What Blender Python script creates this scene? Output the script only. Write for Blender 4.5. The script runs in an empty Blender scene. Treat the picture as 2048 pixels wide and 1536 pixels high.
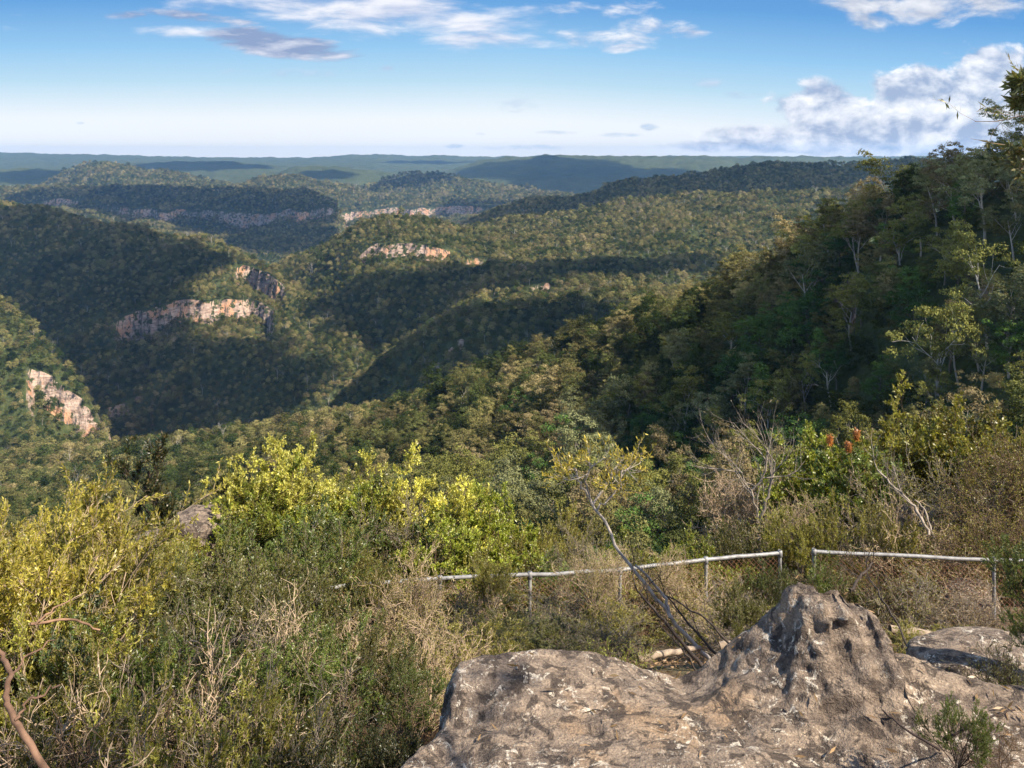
import bpy, math, random
import numpy as np
from mathutils import Vector, Matrix, Euler
random.seed(7)
RNG = np.random.default_rng(7)
F = 1700.0      # focal length in photo pixels
HZ = 306.0      # row of the horizon
CX = 1024.0
scene = bpy.context.scene
COL = scene.collection
SUN_EL, SUN_AZ = math.radians(46), math.radians(122)      # azimuth clockwise from +Y (view direction)
SUN = np.array([math.cos(SUN_EL)*math.sin(SUN_AZ), math.cos(SUN_EL)*math.cos(SUN_AZ), math.sin(SUN_EL)])

# ---------------------------------------------------------------- noise
def _hash(ix, iy, seed):
    h = (ix.astype(np.int64)*374761393 + iy.astype(np.int64)*668265263 + seed*2147483647) & 0xffffffff
    h = ((h ^ (h >> 13))*1274126177) & 0xffffffff
    h = h ^ (h >> 16)
    return (h & 0xffff)/32767.5 - 1.0
def vnoise(x, y, seed=0):
    x = np.asarray(x, float); y = np.asarray(y, float)
    ix = np.floor(x); iy = np.floor(y); fx = x-ix; fy = y-iy
    fx = fx*fx*fx*(fx*(fx*6-15)+10); fy = fy*fy*fy*(fy*(fy*6-15)+10)
    a = _hash(ix, iy, seed); b = _hash(ix+1, iy, seed); c = _hash(ix, iy+1, seed); d = _hash(ix+1, iy+1, seed)
    return (a*(1-fx)+b*fx)*(1-fy)+(c*(1-fx)+d*fx)*fy
def fbm(x, y, s, octv=4, seed=0):
    r = 0; a = 1.0; t = 0
    for k in range(octv):
        r = r + a*vnoise(x/s+17.3*k, y/s-9.1*k, seed+k); t += a; a *= .5; s *= .5
    return r/t
def vnoise3(P, s, seed):
    q = P/s; c = np.floor(q); f = q-c; f = f*f*(3-2*f); c = c.astype(np.int64); r = 0
    for dz in (0, 1):
        wz = f[:, 2] if dz else 1-f[:, 2]
        for dy in (0, 1):
            wy = f[:, 1] if dy else 1-f[:, 1]
            for dx in (0, 1):
                wx = f[:, 0] if dx else 1-f[:, 0]
                r = r+_hash(c[:, 0]+dx+(c[:, 2]+dz)*7919, c[:, 1]+dy+(c[:, 2]+dz)*104729, seed)*wx*wy*wz
    return r
def fbm3(P, s, octv, seed):
    r = 0; a = 1.; t = 0
    for k in range(octv): r = r+a*vnoise3(P+k*3.7, s, seed+k); t += a; a *= .55; s *= .5
    return r/t
def sm(e0, e1, x):
    t = np.clip((x-e0)/(e1-e0), 0, 1); return t*t*(3-2*t)

# ---------------------------------------------------------------- terrain
TREE = 11.0
class Layer:
    """rows from near to far; each row: photo columns -> canopy rows and depths"""
    def __init__(s, rows, near=.7, far=.45, ends=None, tree=TREE, fall=.6):
        s.rows = rows; s.near = near; s.far = far; s.ends = ends; s.tree = tree; s.fall = fall
    def z(s, px, d):
        D = []; Z = []
        for (cols, pys, ds) in s.rows:
            dd = np.interp(px, cols, ds); pp = np.interp(px, cols, pys)
            D.append(dd); Z.append(-(pp-HZ)/F*dd - s.tree)
        z = Z[0] - s.near*(D[0]-d)
        for k in range(len(D)-1):
            t = np.clip((d-D[k])/(D[k+1]-D[k]), 0, 1)
            if k == len(D)-2: t2 = 1-(1-t)**1.25
            else: t2 = t
            seg = Z[k]+(Z[k+1]-Z[k])*t2
            z = np.where(d >= D[k], seg, z)
        over = d-D[-1]
        w = 60+.03*D[-1]
        z = np.where(over > 0, Z[-1]-s.far*np.maximum(over-w*.5*(1-np.exp(-over/w)), 0), z)
        if s.ends is not None:
            out = np.maximum(s.ends[0]-px, 0)+np.maximum(px-s.ends[1], 0)
            z = z - s.fall*out/F*d
        return z
def smooth_cols(cols, *arrs):
    c = np.arange(cols[0], cols[-1]+1, 20.0)
    out = [c]
    for a in arrs:
        v = np.interp(c, cols, a)
        k = np.array([1, 2, 3, 2, 1])/9.0
        out.append(np.convolve(np.pad(v, 2, mode='edge'), k, 'valid'))
    return tuple(out)
def R(cols, pys, ds):
    if not hasattr(ds, '__len__'): ds = [ds]*len(cols)
    return smooth_cols(cols, pys, ds)
C1 = [-600,-300,0,300,600,900,1150,1300,1500,1650,1820,2048,2400,2900]
L = []
L.append(Layer([
    R(C1, [1500,1500,1500,1500,1400,1350,1300,1250,1250,1250,1200,1150,1100,1000], [90]*14),
    R(C1, [1100,1080,1050,1020,990,960,940,930,880,850,820,760,720,700], [430,430,420,400,360,300,240,215,190,175,160,145,130,120]),
    R(C1, [950,925,902,872,824,768, 692,610,516,440,350,252,190,190], [820,800,750,700,620,500,400,340,290,260,235,215,205,200])],
    near=.3, far=.62, tree=13))
C10 = [-600,-300,0,100,200,300,400,470,520,560,640,720,750,800]
L.append(Layer([
    R(C10, [1060,1000,960,930,900,880,860,850,830,800,765,745,735,780], [1060]*14),
    R(C10, [770,760,730,700,680,635,603,592,585,595,625,665,705,770], [1300,1300,1300,1290,1280,1300,1330,1350,1350,1330,1260,1190,1125,1070]),
    R(C10, [390,400,412,420,440,457,470,494,522,550,600,648,695,762], [2100,2000,1900,1850,1800,1750,1700,1620,1550,1480,1350,1230,1150,1090])],
    ends=(-900, 740)))
C11 = [-600,-300,-100,0,60,105,150,195,225]
L.append(Layer([
    R(C11, [1000,960,940,930,920,915,910,905,900], 790),
    R(C11, [300,420,530,580,640,690,735,800,900], [1000,1000,1000,980,950,940,920,900,890])],
    ends=(-900, 215), far=.9, fall=1.2))
C2 = [600,700,760,830,900,1000,1150,1300,1500,1700,2300]
L.append(Layer([
    R(C2, [860,810,790,780,770,760,740,720,700,690,690], [930,890,830,780,740,720,700,680,700,700,700]),
    R(C2, [850,770,712,657,614,597,587,578,560,545,530], [1000,980,930,880,850,850,870,900,950,1000,1000])],
    ends=(680, 2600), fall=.9))
C3 = [700,740,820,900,960,1000,1100,1250,1400,1500,1700,2300]
L.append(Layer([
    R(C3, [760,735,700,660,625,610,600,595,590,580,570,560], [1080,1060,1040,1030,1010,1000,1000,1020,1050,1100,1150,1150]),
    R(C3, [720,700,645,592,552,532,520,512,505,495,475,460], [1160,1160,1150,1130,1130,1130,1150,1200,1200,1250,1300,1300])],
    ends=(735, 2600), far=.3))
C4 = [500,540,570,640,700,760,840,900,960,1050,1150,1300,1500,1700,2300]
L.append(Layer([
    R(C4, [600,580,575,625,685,695,655,605,565,535,525,520,510,500,490], [1550,1500,1480,1350,1200,1150,1150,1180,1200,1250,1250,1250,1300,1300,1300]),
    R(C4, [570,550,540,520,495,475,468,478,500,500,492,480,470,460,450], [1800,1700,1640,1520,1440,1400,1400,1400,1400,1400,1380,1360,1350,1350,1350]),
    R(C4, [560,540,517,491,453,434,432,445,461,468,457,437,422,412,400], [2000,1880,1800,1700,1600,1550,1550,1600,1650,1600,1550,1500,1450,1400,1400])],
    ends=(560, 2600)))
C5 = [900,940,1000,1100,1250,1400,1550,1700,1800,2300]
L.append(Layer([
    R(C5, [500,490,480,475,460,445,435,430,430,430], 1550),
    R(C5, [465,450,440,425,402,388,381,374,370,360], [2000,2000,1950,1900,1850,1800,1780,1760,1750,1750])], ends=(930, 2600)))
C6 = [880,930,980,1050,1150,1250,1350,1450,1550,1700,1850,2300]
L.append(Layer([
    R(C6, [500,490,475,465,450,430,412,400,390,380,375,375], 2150),
    R(C6, [470,450,430,403,386,366,347,337,332,325,321,316], [2700,2700,2700,2700,2650,2600,2550,2500,2450,2400,2400,2400])], ends=(930, 2600)))
C7 = [-600,-300,0,100,200,300,400,500,600,660,700,760]
L.append(Layer([
    R(C7, [470,470,470,470,480,490,500,510,518,510,505,510], 2700),
    R(C7, [415,410,401,400,411,427,434,431,424,421,434,478], [3700,3700,3700,3700,3600,3500,3400,3400,3300,3300,3250,3150]),
    R(C7, [384,382,379,376,377,380,381,380,386,400,432,475], [4300,4300,4200,4100,4000,3950,3900,3850,3700,3450,3350,3200])],
    ends=(-900, 668), fall=1.0, far=.2))
C8 = [560,640,700,800,900,1000,1120,1250]
L.append(Layer([
    R(C8, [470,470,465,455,450,440,430,430], 3700),
    R(C8, [425,423,420,416,416,412,402,402], 4350),
    R(C8, [396,394,393,392,392,391,388,400], 4700)], ends=(500, 1140), far=.15))
def hill(cols, pys, d, fd, fpy, ends=None, far=.12):
    L.append(Layer([R(cols, [fpy]*len(cols), fd), R(cols, pys, d)], ends=ends or (cols[0], cols[-1]), far=far, fall=.25))
hill([90,180,240,350,460,560,640], [368,322,323,345,364,378,392], 5300, 4600, 392)
hill([-600,-300,0,150,250,350], [338,336,336,337,345,360], 6500, 5300, 380, ends=(-900, 350))
hill([640,700,760,840,900,960,1040,1120,1160], [392,380,362,343,351,364,378,388,396], 5200, 4700, 396)
hill([420,500,560,640,720,780], [384,362,354,364,378,392], 4900, 4500, 396)
hill([520,600,680,760,820,920], [348,333,331,343,350,364], 6600, 5800, 372)
hill([860,950,1000,1060,1200,1300,1500,1700,1900,2300], [350,322,313,309,307,309,310,312,314,316], 7600, 5600, 395, ends=(880, 2800))
hill([-600,0,100,300,400,500,640,700,760,850,1000,1400,2300], [300,303,306,311,313,314,313,310,309,311,312,312,312], 12000, 8200, 345, ends=(-1500, 3000))
hill([150,300,420,520,620], [330,322,320,326,338], 8200, 7000, 350)
# cliffs: columns, depth of the edge, drop in metres (0 = none), fade length
CLIFFS = [
    ([225,250,300,350,400,450,500,535,550], [1330,1345,1345,1365,1380,1400,1395,1375,1370], [0,38,46,36,40,38,44,46,0], 130),
    ([455,475,500,540,562,572], [1560,1550,1535,1500,1465,1460], [0,32,46,46,30,0], 120),
    ([48,64,90,130,160,185,195], [896,894,890,884,880,880,880], [0,18,36,44,40,20,0], 60),
    ([180,200,240,300,310], [1150,1150,1150,1160,1160], [0,10,15,10,0], 80),
    ([840,855,900,930,945], [800,800,805,815,820], [0,9,13,7,0], 50),
    ([970,985,1010,1060,1095,1110], [1085,1080,1075,1075,1085,1090], [0,20,20,14,16,0], 60),
    ([710,730,800,860,900,925], [1405,1400,1390,1385,1385,1390], [0,18,24,24,20,0], 70),
    ([920,940,975,990], [1380,1370,1370,1375], [0,18,18,0], 70),
    ([-600,0,20,60,110,155,175,215,240,300,400,500,600,655,672], [3750]*7+[3650,3640,3560,3450,3450,3360,3340,3330], [0,0,10,38,45,42,22,35,48,50,52,62,60,52,0], 300),
    ([665,685,750,850,950,985,1020,1060,1120,1135], [4350,4360,4380,4400,4420,4440,4440,4500,4560,4560], [0,60,68,66,55,26,0,20,32,0], 400),
    ([1860,1880,1920,1960,1990], [190,190,190,190,190], [0,5,6,5,0], 14),
    ([1650,1665,1680,1700,1710], [235,235,236,238,238], [0,8,9,8,0], 20),
]
YP = [-30,-6,2,3,4.5,6,7.5,9,10.5,12,14,18,25,40,60,90]
ZP = [-1.2,-1.6,-2.0,-3.6,-4.1,-4.5,-4.9,-5.4,-6.2,-6.87,-7.5,-10,-16,-33,-50,-66]
ZL = [-1.2,-1.6,-2.6,-4.8,-5.2,-5.7,-6.1,-6.6,-6.8,-6.87,-7.6,-10,-16,-33,-50,-66]
def z_near(x, y):
    w = sm(-.2, -2.0, x)
    z = np.interp(y, YP, ZP)*(1-w)+np.interp(y, YP, ZL)*w
    return z + .12*fbm(x, y, 1.6, 3, 5)
def terrain(x, y):
    d = np.maximum(y, 2.0)
    px = np.clip(x/d*F+CX, -900, 2900)
    # warp the plan a little so edges are never straight
    wx = fbm(x, y, 260, 4, 11); wy = fbm(x, y, 260, 4, 12)
    amp = np.clip((d-500)/2500, 0, 1)*90+np.clip(d/400, 0, 1)*8
    pw = px + wx*amp*F/np.maximum(d, 50)*.25
    dw = d + wy*amp
    z = np.full(np.shape(x), -430.0)
    for l in L: z = np.maximum(z, l.z(pw, dw))
    rel = np.clip(d/1500, .10, 2.2)*sm(60, 200, d)
    z = z + rel*7*fbm(x, y, 170+.03*d, 5, 21) + rel*sm(600, 1100, d)*(16*(np.abs(fbm(x, y, 330, 3, 23))-.22)+5*fbm(x, y, 60, 2, 24))
    for cols, ds, drops, fade in CLIFFS:
        jag = fbm(x, y, 45+.01*d, 4, 31)*(10+.006*d)
        dl = np.interp(pw, cols, ds)+jag*np.clip(d/1000, .3, 2)
        dr = np.interp(pw, cols, drops)*.85*(1+.35*fbm(x, y, 60, 3, 41))*np.maximum(.35+.65*sm(-.32, .02, fbm(x, y, 55+.02*d, 3, 42)), sm(2800, 3300, d)*.8)
        s = dl-dw
        wdt = 4+.002*d
        z = z - dr*sm(0, wdt, s)*(1-sm(fade*.3, fade*1.6, s))*(s > 0)*(s < fade*2)
        z = np.where((s > -60) & (s < 0), z, z)
    zn = z_near(x, y)
    t = sm(45, 90, d)
    return zn*(1-t)+z*t

def new_mesh(name, V, Q, tris=False, smooth=False):
    me = bpy.data.meshes.new(name)
    V = np.asarray(V, np.float32); Q = np.asarray(Q, np.int32); n = Q.shape[1]
    me.vertices.add(len(V)); me.vertices.foreach_set('co', V.ravel())
    me.loops.add(Q.size); me.loops.foreach_set('vertex_index', Q.ravel())
    me.polygons.add(len(Q)); me.polygons.foreach_set('loop_start', np.arange(0, Q.size, n, dtype=np.int32))
    me.polygons.foreach_set('loop_total', np.full(len(Q), n, np.int32))
    if smooth: me.polygons.foreach_set('use_smooth', np.ones(len(Q), bool))
    me.update(calc_edges=True)
    return me
def link(name, me, mat=None, parent=None, **props):
    o = bpy.data.objects.new(name, me); COL.objects.link(o)
    if mat is not None and me is not None and not me.materials: me.materials.append(mat)
    if parent is not None: o.parent = parent
    for k, v in props.items(): o[k] = v
    return o
def grid_quads(ny, nx):
    i = np.arange(ny-1)[:, None]*nx+np.arange(nx-1)[None, :]
    return np.stack([i, i+1, i+nx+1, i+nx], -1).reshape(-1, 4)

# ---------------------------------------------------------------- materials
class NT:
    def __init__(s, tree): s.t = tree; tree.nodes.clear()
    def n(s, typ, ins=None, **kw):
        nd = s.t.nodes.new(typ)
        for k, v in kw.items(): setattr(nd, k, v)
        for k, v in (ins or {}).items():
            if isinstance(v, bpy.types.NodeSocket): s.t.links.new(v, nd.inputs[k])
            elif v is not None: nd.inputs[k].default_value = v
        return nd
    def math(s, op, a, b=None, c=None, clamp=False):
        nd = s.n('ShaderNodeMath', operation=op, use_clamp=clamp)
        for i, v in enumerate((a, b, c)):
            if v is None: continue
            if isinstance(v, bpy.types.NodeSocket): s.t.links.new(v, nd.inputs[i])
            else: nd.inputs[i].default_value = v
        return nd.outputs[0]
    def mix(s, f, a, b, blend='MIX'):
        nd = s.n('ShaderNodeMix', data_type='RGBA', blend_type=blend)
        for i, v in ((0, f), (6, a), (7, b)):
            if isinstance(v, bpy.types.NodeSocket): s.t.links.new(v, nd.inputs[i])
            else: nd.inputs[i].default_value = v if i == 0 else (tuple(v)+(1,))[:4]
        return nd.outputs[2]
    def noise(s, vec, scale, detail=4, rough=.55, dist=0):
        return s.n('ShaderNodeTexNoise', {'Vector': vec, 'Scale': scale, 'Detail': detail, 'Roughness': rough, 'Distortion': dist}).outputs[0]
    def ramp(s, fac, stops, interp='LINEAR'):
        nd = s.n('ShaderNodeValToRGB', {'Fac': fac}); r = nd.color_ramp; r.interpolation = interp
        while len(r.elements) < len(stops): r.elements.new(.5)
        for e, (p, c) in zip(r.elements, stops):
            e.position = p; e.color = (c, c, c, 1) if not hasattr(c, '__len__') else (tuple(c)+(1,))[:4]
        return nd.outputs[0]
    def step(s, x, a, b):
        return s.n('ShaderNodeMapRange', {'Value': x, 'From Min': a, 'From Max': b, 'To Min': 0., 'To Max': 1.}, interpolation_type='SMOOTHSTEP').outputs[0]
def mat(name):
    m = bpy.data.materials.new(name); m.use_nodes = True
    return m, NT(m.node_tree)
def finish(nt, col, rough=.9, normal=None, spec=.2):
    b = nt.n('ShaderNodeBsdfPrincipled', {'Base Color': col, 'Roughness': rough, 'Specular IOR Level': spec, 'Normal': normal})
    nt.n('ShaderNodeOutputMaterial', {'Surface': b.outputs[0]})
def leaf_shader(nt, col, trans=.35, gloss=.0):
    d = nt.n('ShaderNodeBsdfDiffuse', {'Color': col})
    tc = nt.mix(1.0, col, (1.15, 1.1, .55), 'MULTIPLY')
    t = nt.n('ShaderNodeBsdfTranslucent', {'Color': tc})
    m = nt.n('ShaderNodeMixShader', {0: trans, 1: d.outputs[0], 2: t.outputs[0]})
    out = m.outputs[0]
    if gloss > 0:
        g = nt.n('ShaderNodeBsdfGlossy', {'Color': (1, 1, 1, 1), 'Roughness': .45})
        out = nt.n('ShaderNodeMixShader', {0: gloss, 1: out, 2: g.outputs[0]}).outputs[0]
    nt.n('ShaderNodeOutputMaterial', {'Surface': out})

def forest_material(name, per_object=False, stops=None, trans=.2):
    m, nt = mat(name)
    oi = nt.n('ShaderNodeObjectInfo'); geo = nt.n('ShaderNodeNewGeometry')
    big = nt.noise(geo.outputs['Position'], .012, 3)
    if per_object:
        base = oi.outputs['Color']
    else:
        r = nt.math('ADD', nt.math('MULTIPLY', oi.outputs['Random'], .6), nt.math('MULTIPLY', nt.math('SUBTRACT', big, .38), 1.1))
        base = nt.ramp(r, stops)
        r2 = nt.math('FRACT', nt.math('MULTIPLY', oi.outputs['Random'], 37.7))
        base = nt.mix(1.0, base, nt.ramp(r2, [(0, .55), (1, 1.6)]), 'MULTIPLY')
    n = nt.noise(geo.outputs['Position'], .9, 2)
    base = nt.mix(1.0, base, nt.ramp(n, [(.3, .62), (.7, 1.4)]), 'MULTIPLY')
    leaf_shader(nt, base, trans)
    return m
FST = [(0, (.018, .032, .011)), (.22, (.045, .060, .018)), (.38, (.098, .102, .036)), (.55, (.162, .146, .056)), (.72, (.205, .170, .076)), (.9, (.25, .195, .11))]
M_FOREST = forest_material('forest_foliage', stops=FST)
M_CROWN = forest_material('crown_foliage', per_object=True, trans=.14)

def leaf_material(name, trans=.4, gloss=.04):
    m, nt = mat(name)
    oi = nt.n('ShaderNodeObjectInfo'); geo = nt.n('ShaderNodeNewGeometry')
    n = nt.noise(geo.outputs['Position'], 1.7, 3)
    c = nt.mix(1.0, oi.outputs['Color'], nt.ramp(n, [(.3, .55), (.7, 1.45)]), 'MULTIPLY')
    ri = geo.outputs['Random Per Island']
    c = nt.mix(1.0, c, nt.ramp(nt.math('FRACT', nt.math('MULTIPLY', ri, 17.3)), [(0, .55), (1, 1.5)]), 'MULTIPLY')
    c = nt.mix(nt.math('MULTIPLY', nt.step(ri, .6, 1.0), .5), c, (.26, .17, .06))
    leaf_shader(nt, c, trans, gloss)
    return m
M_LEAF = leaf_material('shrub_leaf')
def bark_material(name):
    m, nt = mat(name)
    oi = nt.n('ShaderNodeObjectInfo'); geo = nt.n('ShaderNodeNewGeometry')
    n = nt.noise(geo.outputs['Position'], 14, 4)
    c = nt.mix(1.0, oi.outputs['Color'], nt.ramp(n, [(.3, .5), (.7, 1.35)]), 'MULTIPLY')
    finish(nt, c, .85)
    return m
M_BARK = bark_material('bark')

def hills_material():
    m, nt = mat('hills')
    geo = nt.n('ShaderNodeNewGeometry'); P = geo.outputs['Position']
    nz = nt.n('ShaderNodeSeparateXYZ', {0: geo.outputs['True Normal']}).outputs[2]
    pos = nt.n('ShaderNodeSeparateXYZ', {0: P})
    # forest canopy seen from afar
    n1 = nt.noise(P, .11, 3, .6); n2 = nt.noise(P, .006, 4)
    fc = nt.ramp(nt.math('ADD', nt.math('MULTIPLY', n1, .7), nt.math('MULTIPLY', n2, .3)), [(.3, (.016, .026, .01)), (.5, (.048, .06, .022)), (.7, (.085, .09, .035))])
    # sandstone
    sv = nt.n('ShaderNodeVectorMath', {0: P, 1: (.05, .05, .32)}, operation='MULTIPLY').outputs[0]
    vv = nt.n('ShaderNodeVectorMath', {0: P, 1: (.16, .16, .02)}, operation='MULTIPLY').outputs[0]
    s1 = nt.noise(sv, 1, 5, .65); s2 = nt.noise(vv, 1, 4, .6); s3 = nt.noise(P, .03, 3)
    rc = nt.ramp(s1, [(.3, (.10, .078, .068)), (.45, (.27, .185, .14)), (.6, (.40, .31, .25)), (.75, (.33, .20, .135))])
    rc = nt.mix(nt.step(s3, .5, .62), rc, (.40, .22, .13))
    rc = nt.mix(nt.step(s2, .52, .64), rc, (.09, .08, .07))
    rc = nt.mix(nt.step(n1, .51, .60), rc, (.035, .045, .018))
    cl = nt.step(nt.math('ADD', nz, nt.math('MULTIPLY', nt.math('SUBTRACT', n1, .5), .2)), .56, .40)
    col = nt.mix(cl, fc, rc)
    bn = nt.n('ShaderNodeBump', {'Strength': .9, 'Distance': 5.0, 'Height': nt.math('ADD', nt.noise(P, .13, 3, .6), nt.math('MULTIPLY', s2, nt.math('MULTIPLY', cl, .5)))})
    finish(nt, col, .95, bn.outputs[0], .1)
    return m
def litter_material():
    m, nt = mat('leaf_litter_ground')
    P = nt.n('ShaderNodeNewGeometry').outputs['Position']
    a = nt.noise(P, 1.2, 4); b = nt.noise(P, 22, 5, .7)
    c = nt.ramp(b, [(.3, (.03, .02, .013)), (.5, (.13, .08, .045)), (.7, (.28, .19, .12))])
    c = nt.mix(nt.step(a, .5, .65), c, nt.mix(b, (.05, .05, .02), (.16, .13, .08)))
    bn = nt.n('ShaderNodeBump', {'Strength': .8, 'Distance': .05, 'Height': b})
    finish(nt, c, .95, bn.outputs[0])
    return m
def rock_material(name, warm=1.0):
    m, nt = mat(name)
    geo = nt.n('ShaderNodeNewGeometry'); P = geo.outputs['Position']
    nz = nt.n('ShaderNodeSeparateXYZ', {0: geo.outputs['Normal']}).outputs[2]
    st = nt.n('ShaderNodeVectorMath', {0: P, 1: (1.0, 2.6, 4.0)}, operation='MULTIPLY').outputs[0]
    a = nt.noise(P, 1.6, 5, .6, .3); b = nt.noise(st, 3.2, 6, .7, .5); f = nt.noise(P, 26, 5, .7); g = nt.noise(P, 60, 3, .7)
    w = nt.noise(P, 7, 5, .65, .6)
    c = nt.ramp(b, [(.28, (.08, .064, .055)), (.42, (.175, .142, .118)), (.55, (.28, .228, .182)), (.7, (.43, .35, .27))])
    c = nt.mix(nt.math('MULTIPLY', nt.step(a, .54, .68), .7), c, nt.mix(f, (.30, .20, .125), (.46, .345, .225)))
    c = nt.mix(nt.math('MULTIPLY', nt.step(w, .50, .58), .85), c, (.055, .045, .04))       # black lichen
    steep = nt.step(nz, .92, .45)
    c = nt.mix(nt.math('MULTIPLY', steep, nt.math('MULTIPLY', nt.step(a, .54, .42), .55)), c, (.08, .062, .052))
    wl = nt.math('MULTIPLY', nt.step(nt.noise(P, 13, 5, .75, .8), .55, .62), nt.step(nt.noise(P, 2.1, 2), .42, .55))
    c = nt.mix(nt.math('MULTIPLY', wl, .85), c, (.68, .64, .56))                              # pale lichen
    c = nt.mix(1.0, c, nt.ramp(g, [(.3, (.64, .59, .55)), (.7, (1.36, 1.28, 1.20))]), 'MULTIPLY')
    h = nt.math('ADD', nt.math('MULTIPLY', f, .5), nt.math('ADD', nt.math('MULTIPLY', b, .6), nt.math('MULTIPLY', g, .2)))
    bn = nt.n('ShaderNodeBump', {'Strength': 1.0, 'Distance': .08, 'Height': h})
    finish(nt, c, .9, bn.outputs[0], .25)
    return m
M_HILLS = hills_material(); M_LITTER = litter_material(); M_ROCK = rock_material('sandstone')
def metal_material(name, c0, c1, metallic=.6):
    m, nt = mat(name)
    P = nt.n('ShaderNodeNewGeometry').outputs['Position']
    c = nt.ramp(nt.noise(P, 9, 5, .7), [(.35, c0), (.65, c1)])
    b = nt.n('ShaderNodeBsdfPrincipled', {'Base Color': c, 'Roughness': .5, 'Metallic': metallic})
    nt.n('ShaderNodeOutputMaterial', {'Surface': b.outputs[0]})
    return m
M_GALV = metal_material('galvanised_steel', (.16, .15, .145), (.33, .325, .32), .1)
M_RUST = metal_material('rusty_wire', (.13, .06, .03), (.26, .13, .07), .1)

# ---------------------------------------------------------------- terrain meshes
ny, nx = 1050, 900
dv = np.geomspace(42, 13000, ny); uv = np.linspace(-.95, .95, nx)
Dg, Ug = np.meshgrid(dv, uv, indexing='ij')
Xg = Ug*Dg; Zg = terrain(Xg, Dg)
hills = link('hills', new_mesh('hills', np.stack([Xg, Dg, Zg], -1).reshape(-1, 3), grid_quads(ny, nx), smooth=False), M_HILLS, kind='structure')
# visibility horizon along each direction (used only to leave out trees no view shows)
slope = (Zg+TREE*.7)/Dg
run = np.maximum.accumulate(slope, axis=0)
gx = np.arange(-34, 34.01, .2); gy = np.arange(-14, 48, .2)
GY, GX = np.meshgrid(gy, gx, indexing='ij')
gz = terrain(GX, GY)+.05*fbm(GX, GY, .5, 3, 77)
link('ground', new_mesh('ground', np.stack([GX, GY, gz], -1).reshape(-1, 3), grid_quads(len(gy), len(gx)), smooth=True), M_LITTER, kind='structure')
def Z(x, y): return float(terrain(np.array([float(x)]), np.array([float(y)]))[0])
def at(px, py, d): return Vector(((px-CX)/F*d, d, -(py-HZ)/F*d))

# ---------------------------------------------------------------- plant generators
def unit(v):
    n = np.linalg.norm(v); return v/n if n > 1e-9 else np.array([0, 0, 1.])
def grow(rng, p, d, length, rad, lvl, P, out, tips):
    """out: list of (points, radii); tips: list of terminal polylines"""
    nseg = P['seg'][lvl]; pts = [p.copy()]; rr = [rad]
    taper = P.get('taper', .45)
    for k in range(nseg):
        d = unit(d + rng.normal(0, P['wob'][lvl], 3) + np.array([0, 0, P['up'][lvl]]))
        p = p + d*length/nseg; pts.append(p.copy()); rr.append(rad*(1-(1-taper)*(k+1)/nseg))
    out.append((np.array(pts), np.array(rr)))
    if lvl == P['levels']-1:
        tips.append(np.array(pts)); return
    nb = P['nb'][lvl]; nb = int(rng.integers(nb[0], nb[1]+1))
    for b in range(nb):
        t = P['t0'][lvl]+(1-P['t0'][lvl])*(b+rng.random())/nb; t = min(t, 1)
        i = t*nseg; i0 = min(int(i), nseg-1); q = pts[i0]+(pts[i0+1]-pts[i0])*(i-i0)
        dd = unit(pts[i0+1]-pts[i0])
        side = unit(np.cross(dd, rng.normal(0, 1, 3)))
        a = math.radians(rng.uniform(*P['ang'][lvl]))
        nd = dd*math.cos(a)+side*math.sin(a)
        rq = rr[i0]+(rr[i0+1]-rr[i0])*(i-i0)
        grow(rng, q, nd, length*rng.uniform(*P['len'][lvl]), rq*P['rr'][lvl], lvl+1, P, out, tips)
def tubes(lines, sides=4, rmin=0):
    V = []; Q = []; base = 0
    for pts, rr in lines:
        n = len(pts)
        t = np.gradient(pts, axis=0); t /= np.linalg.norm(t, axis=1)[:, None]+1e-9
        ref = np.array([0, 0, 1.]) if abs(t[0][2]) < .9 else np.array([1., 0, 0])
        a = np.cross(t, ref); a /= np.linalg.norm(a, axis=1)[:, None]+1e-9; b = np.cross(t, a)
        th = np.arange(sides)*2*math.pi/sides
        r = np.maximum(rr, rmin)
        ring = pts[:, None, :]+r[:, None, None]*(np.cos(th)[None, :, None]*a[:, None, :]+np.sin(th)[None, :, None]*b[:, None, :])
        V.append(ring.reshape(-1, 3))
        i = np.arange(n-1)[:, None]*sides; j = np.arange(sides)[None, :]; j2 = (j+1) % sides
        Q.append((np.stack([i+j, i+j2, i+sides+j2, i+sides+j], -1)+base).reshape(-1, 4)); base += n*sides
    return np.concatenate(V), np.concatenate(Q)
def leaves(rng, pos, dirs, ln, wd):
    """diamond leaves: pos (N,3), dirs (N,3)"""
    n = len(pos)
    dirs = dirs/(np.linalg.norm(dirs, axis=1)[:, None]+1e-9)
    s = np.cross(dirs, rng.normal(0, 1, (n, 3))); s /= np.linalg.norm(s, axis=1)[:, None]+1e-9
    l = (ln*rng.uniform(.7, 1.25, n))[:, None]; w = (wd*rng.uniform(.8, 1.2, n))[:, None]
    V = np.stack([pos, pos+dirs*l*.5+s*w*.5, pos+dirs*l, pos+dirs*l*.5-s*w*.5], 1).reshape(-1, 3)
    return V, np.arange(4*n).reshape(-1, 4)
def tip_leaves(rng, tips, per, ln, wd, spread=.8, start=.2, fwd=1.0):
    pos = []; dr = []
    for t in tips:
        k = rng.poisson(per)
        if k == 0: continue
        u = start+(1-start)*rng.random(k); i = u*(len(t)-1); i0 = np.minimum(i.astype(int), len(t)-2)
        p = t[i0]+(t[i0+1]-t[i0])*(i-i0)[:, None]; d = t[i0+1]-t[i0]; d = d/(np.linalg.norm(d, axis=1)[:, None]+1e-9)
        pos.append(p); dr.append(d*fwd+rng.normal(0, spread, (k, 3)))
    return leaves(rng, np.concatenate(pos), np.concatenate(dr), ln, wd)
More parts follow.
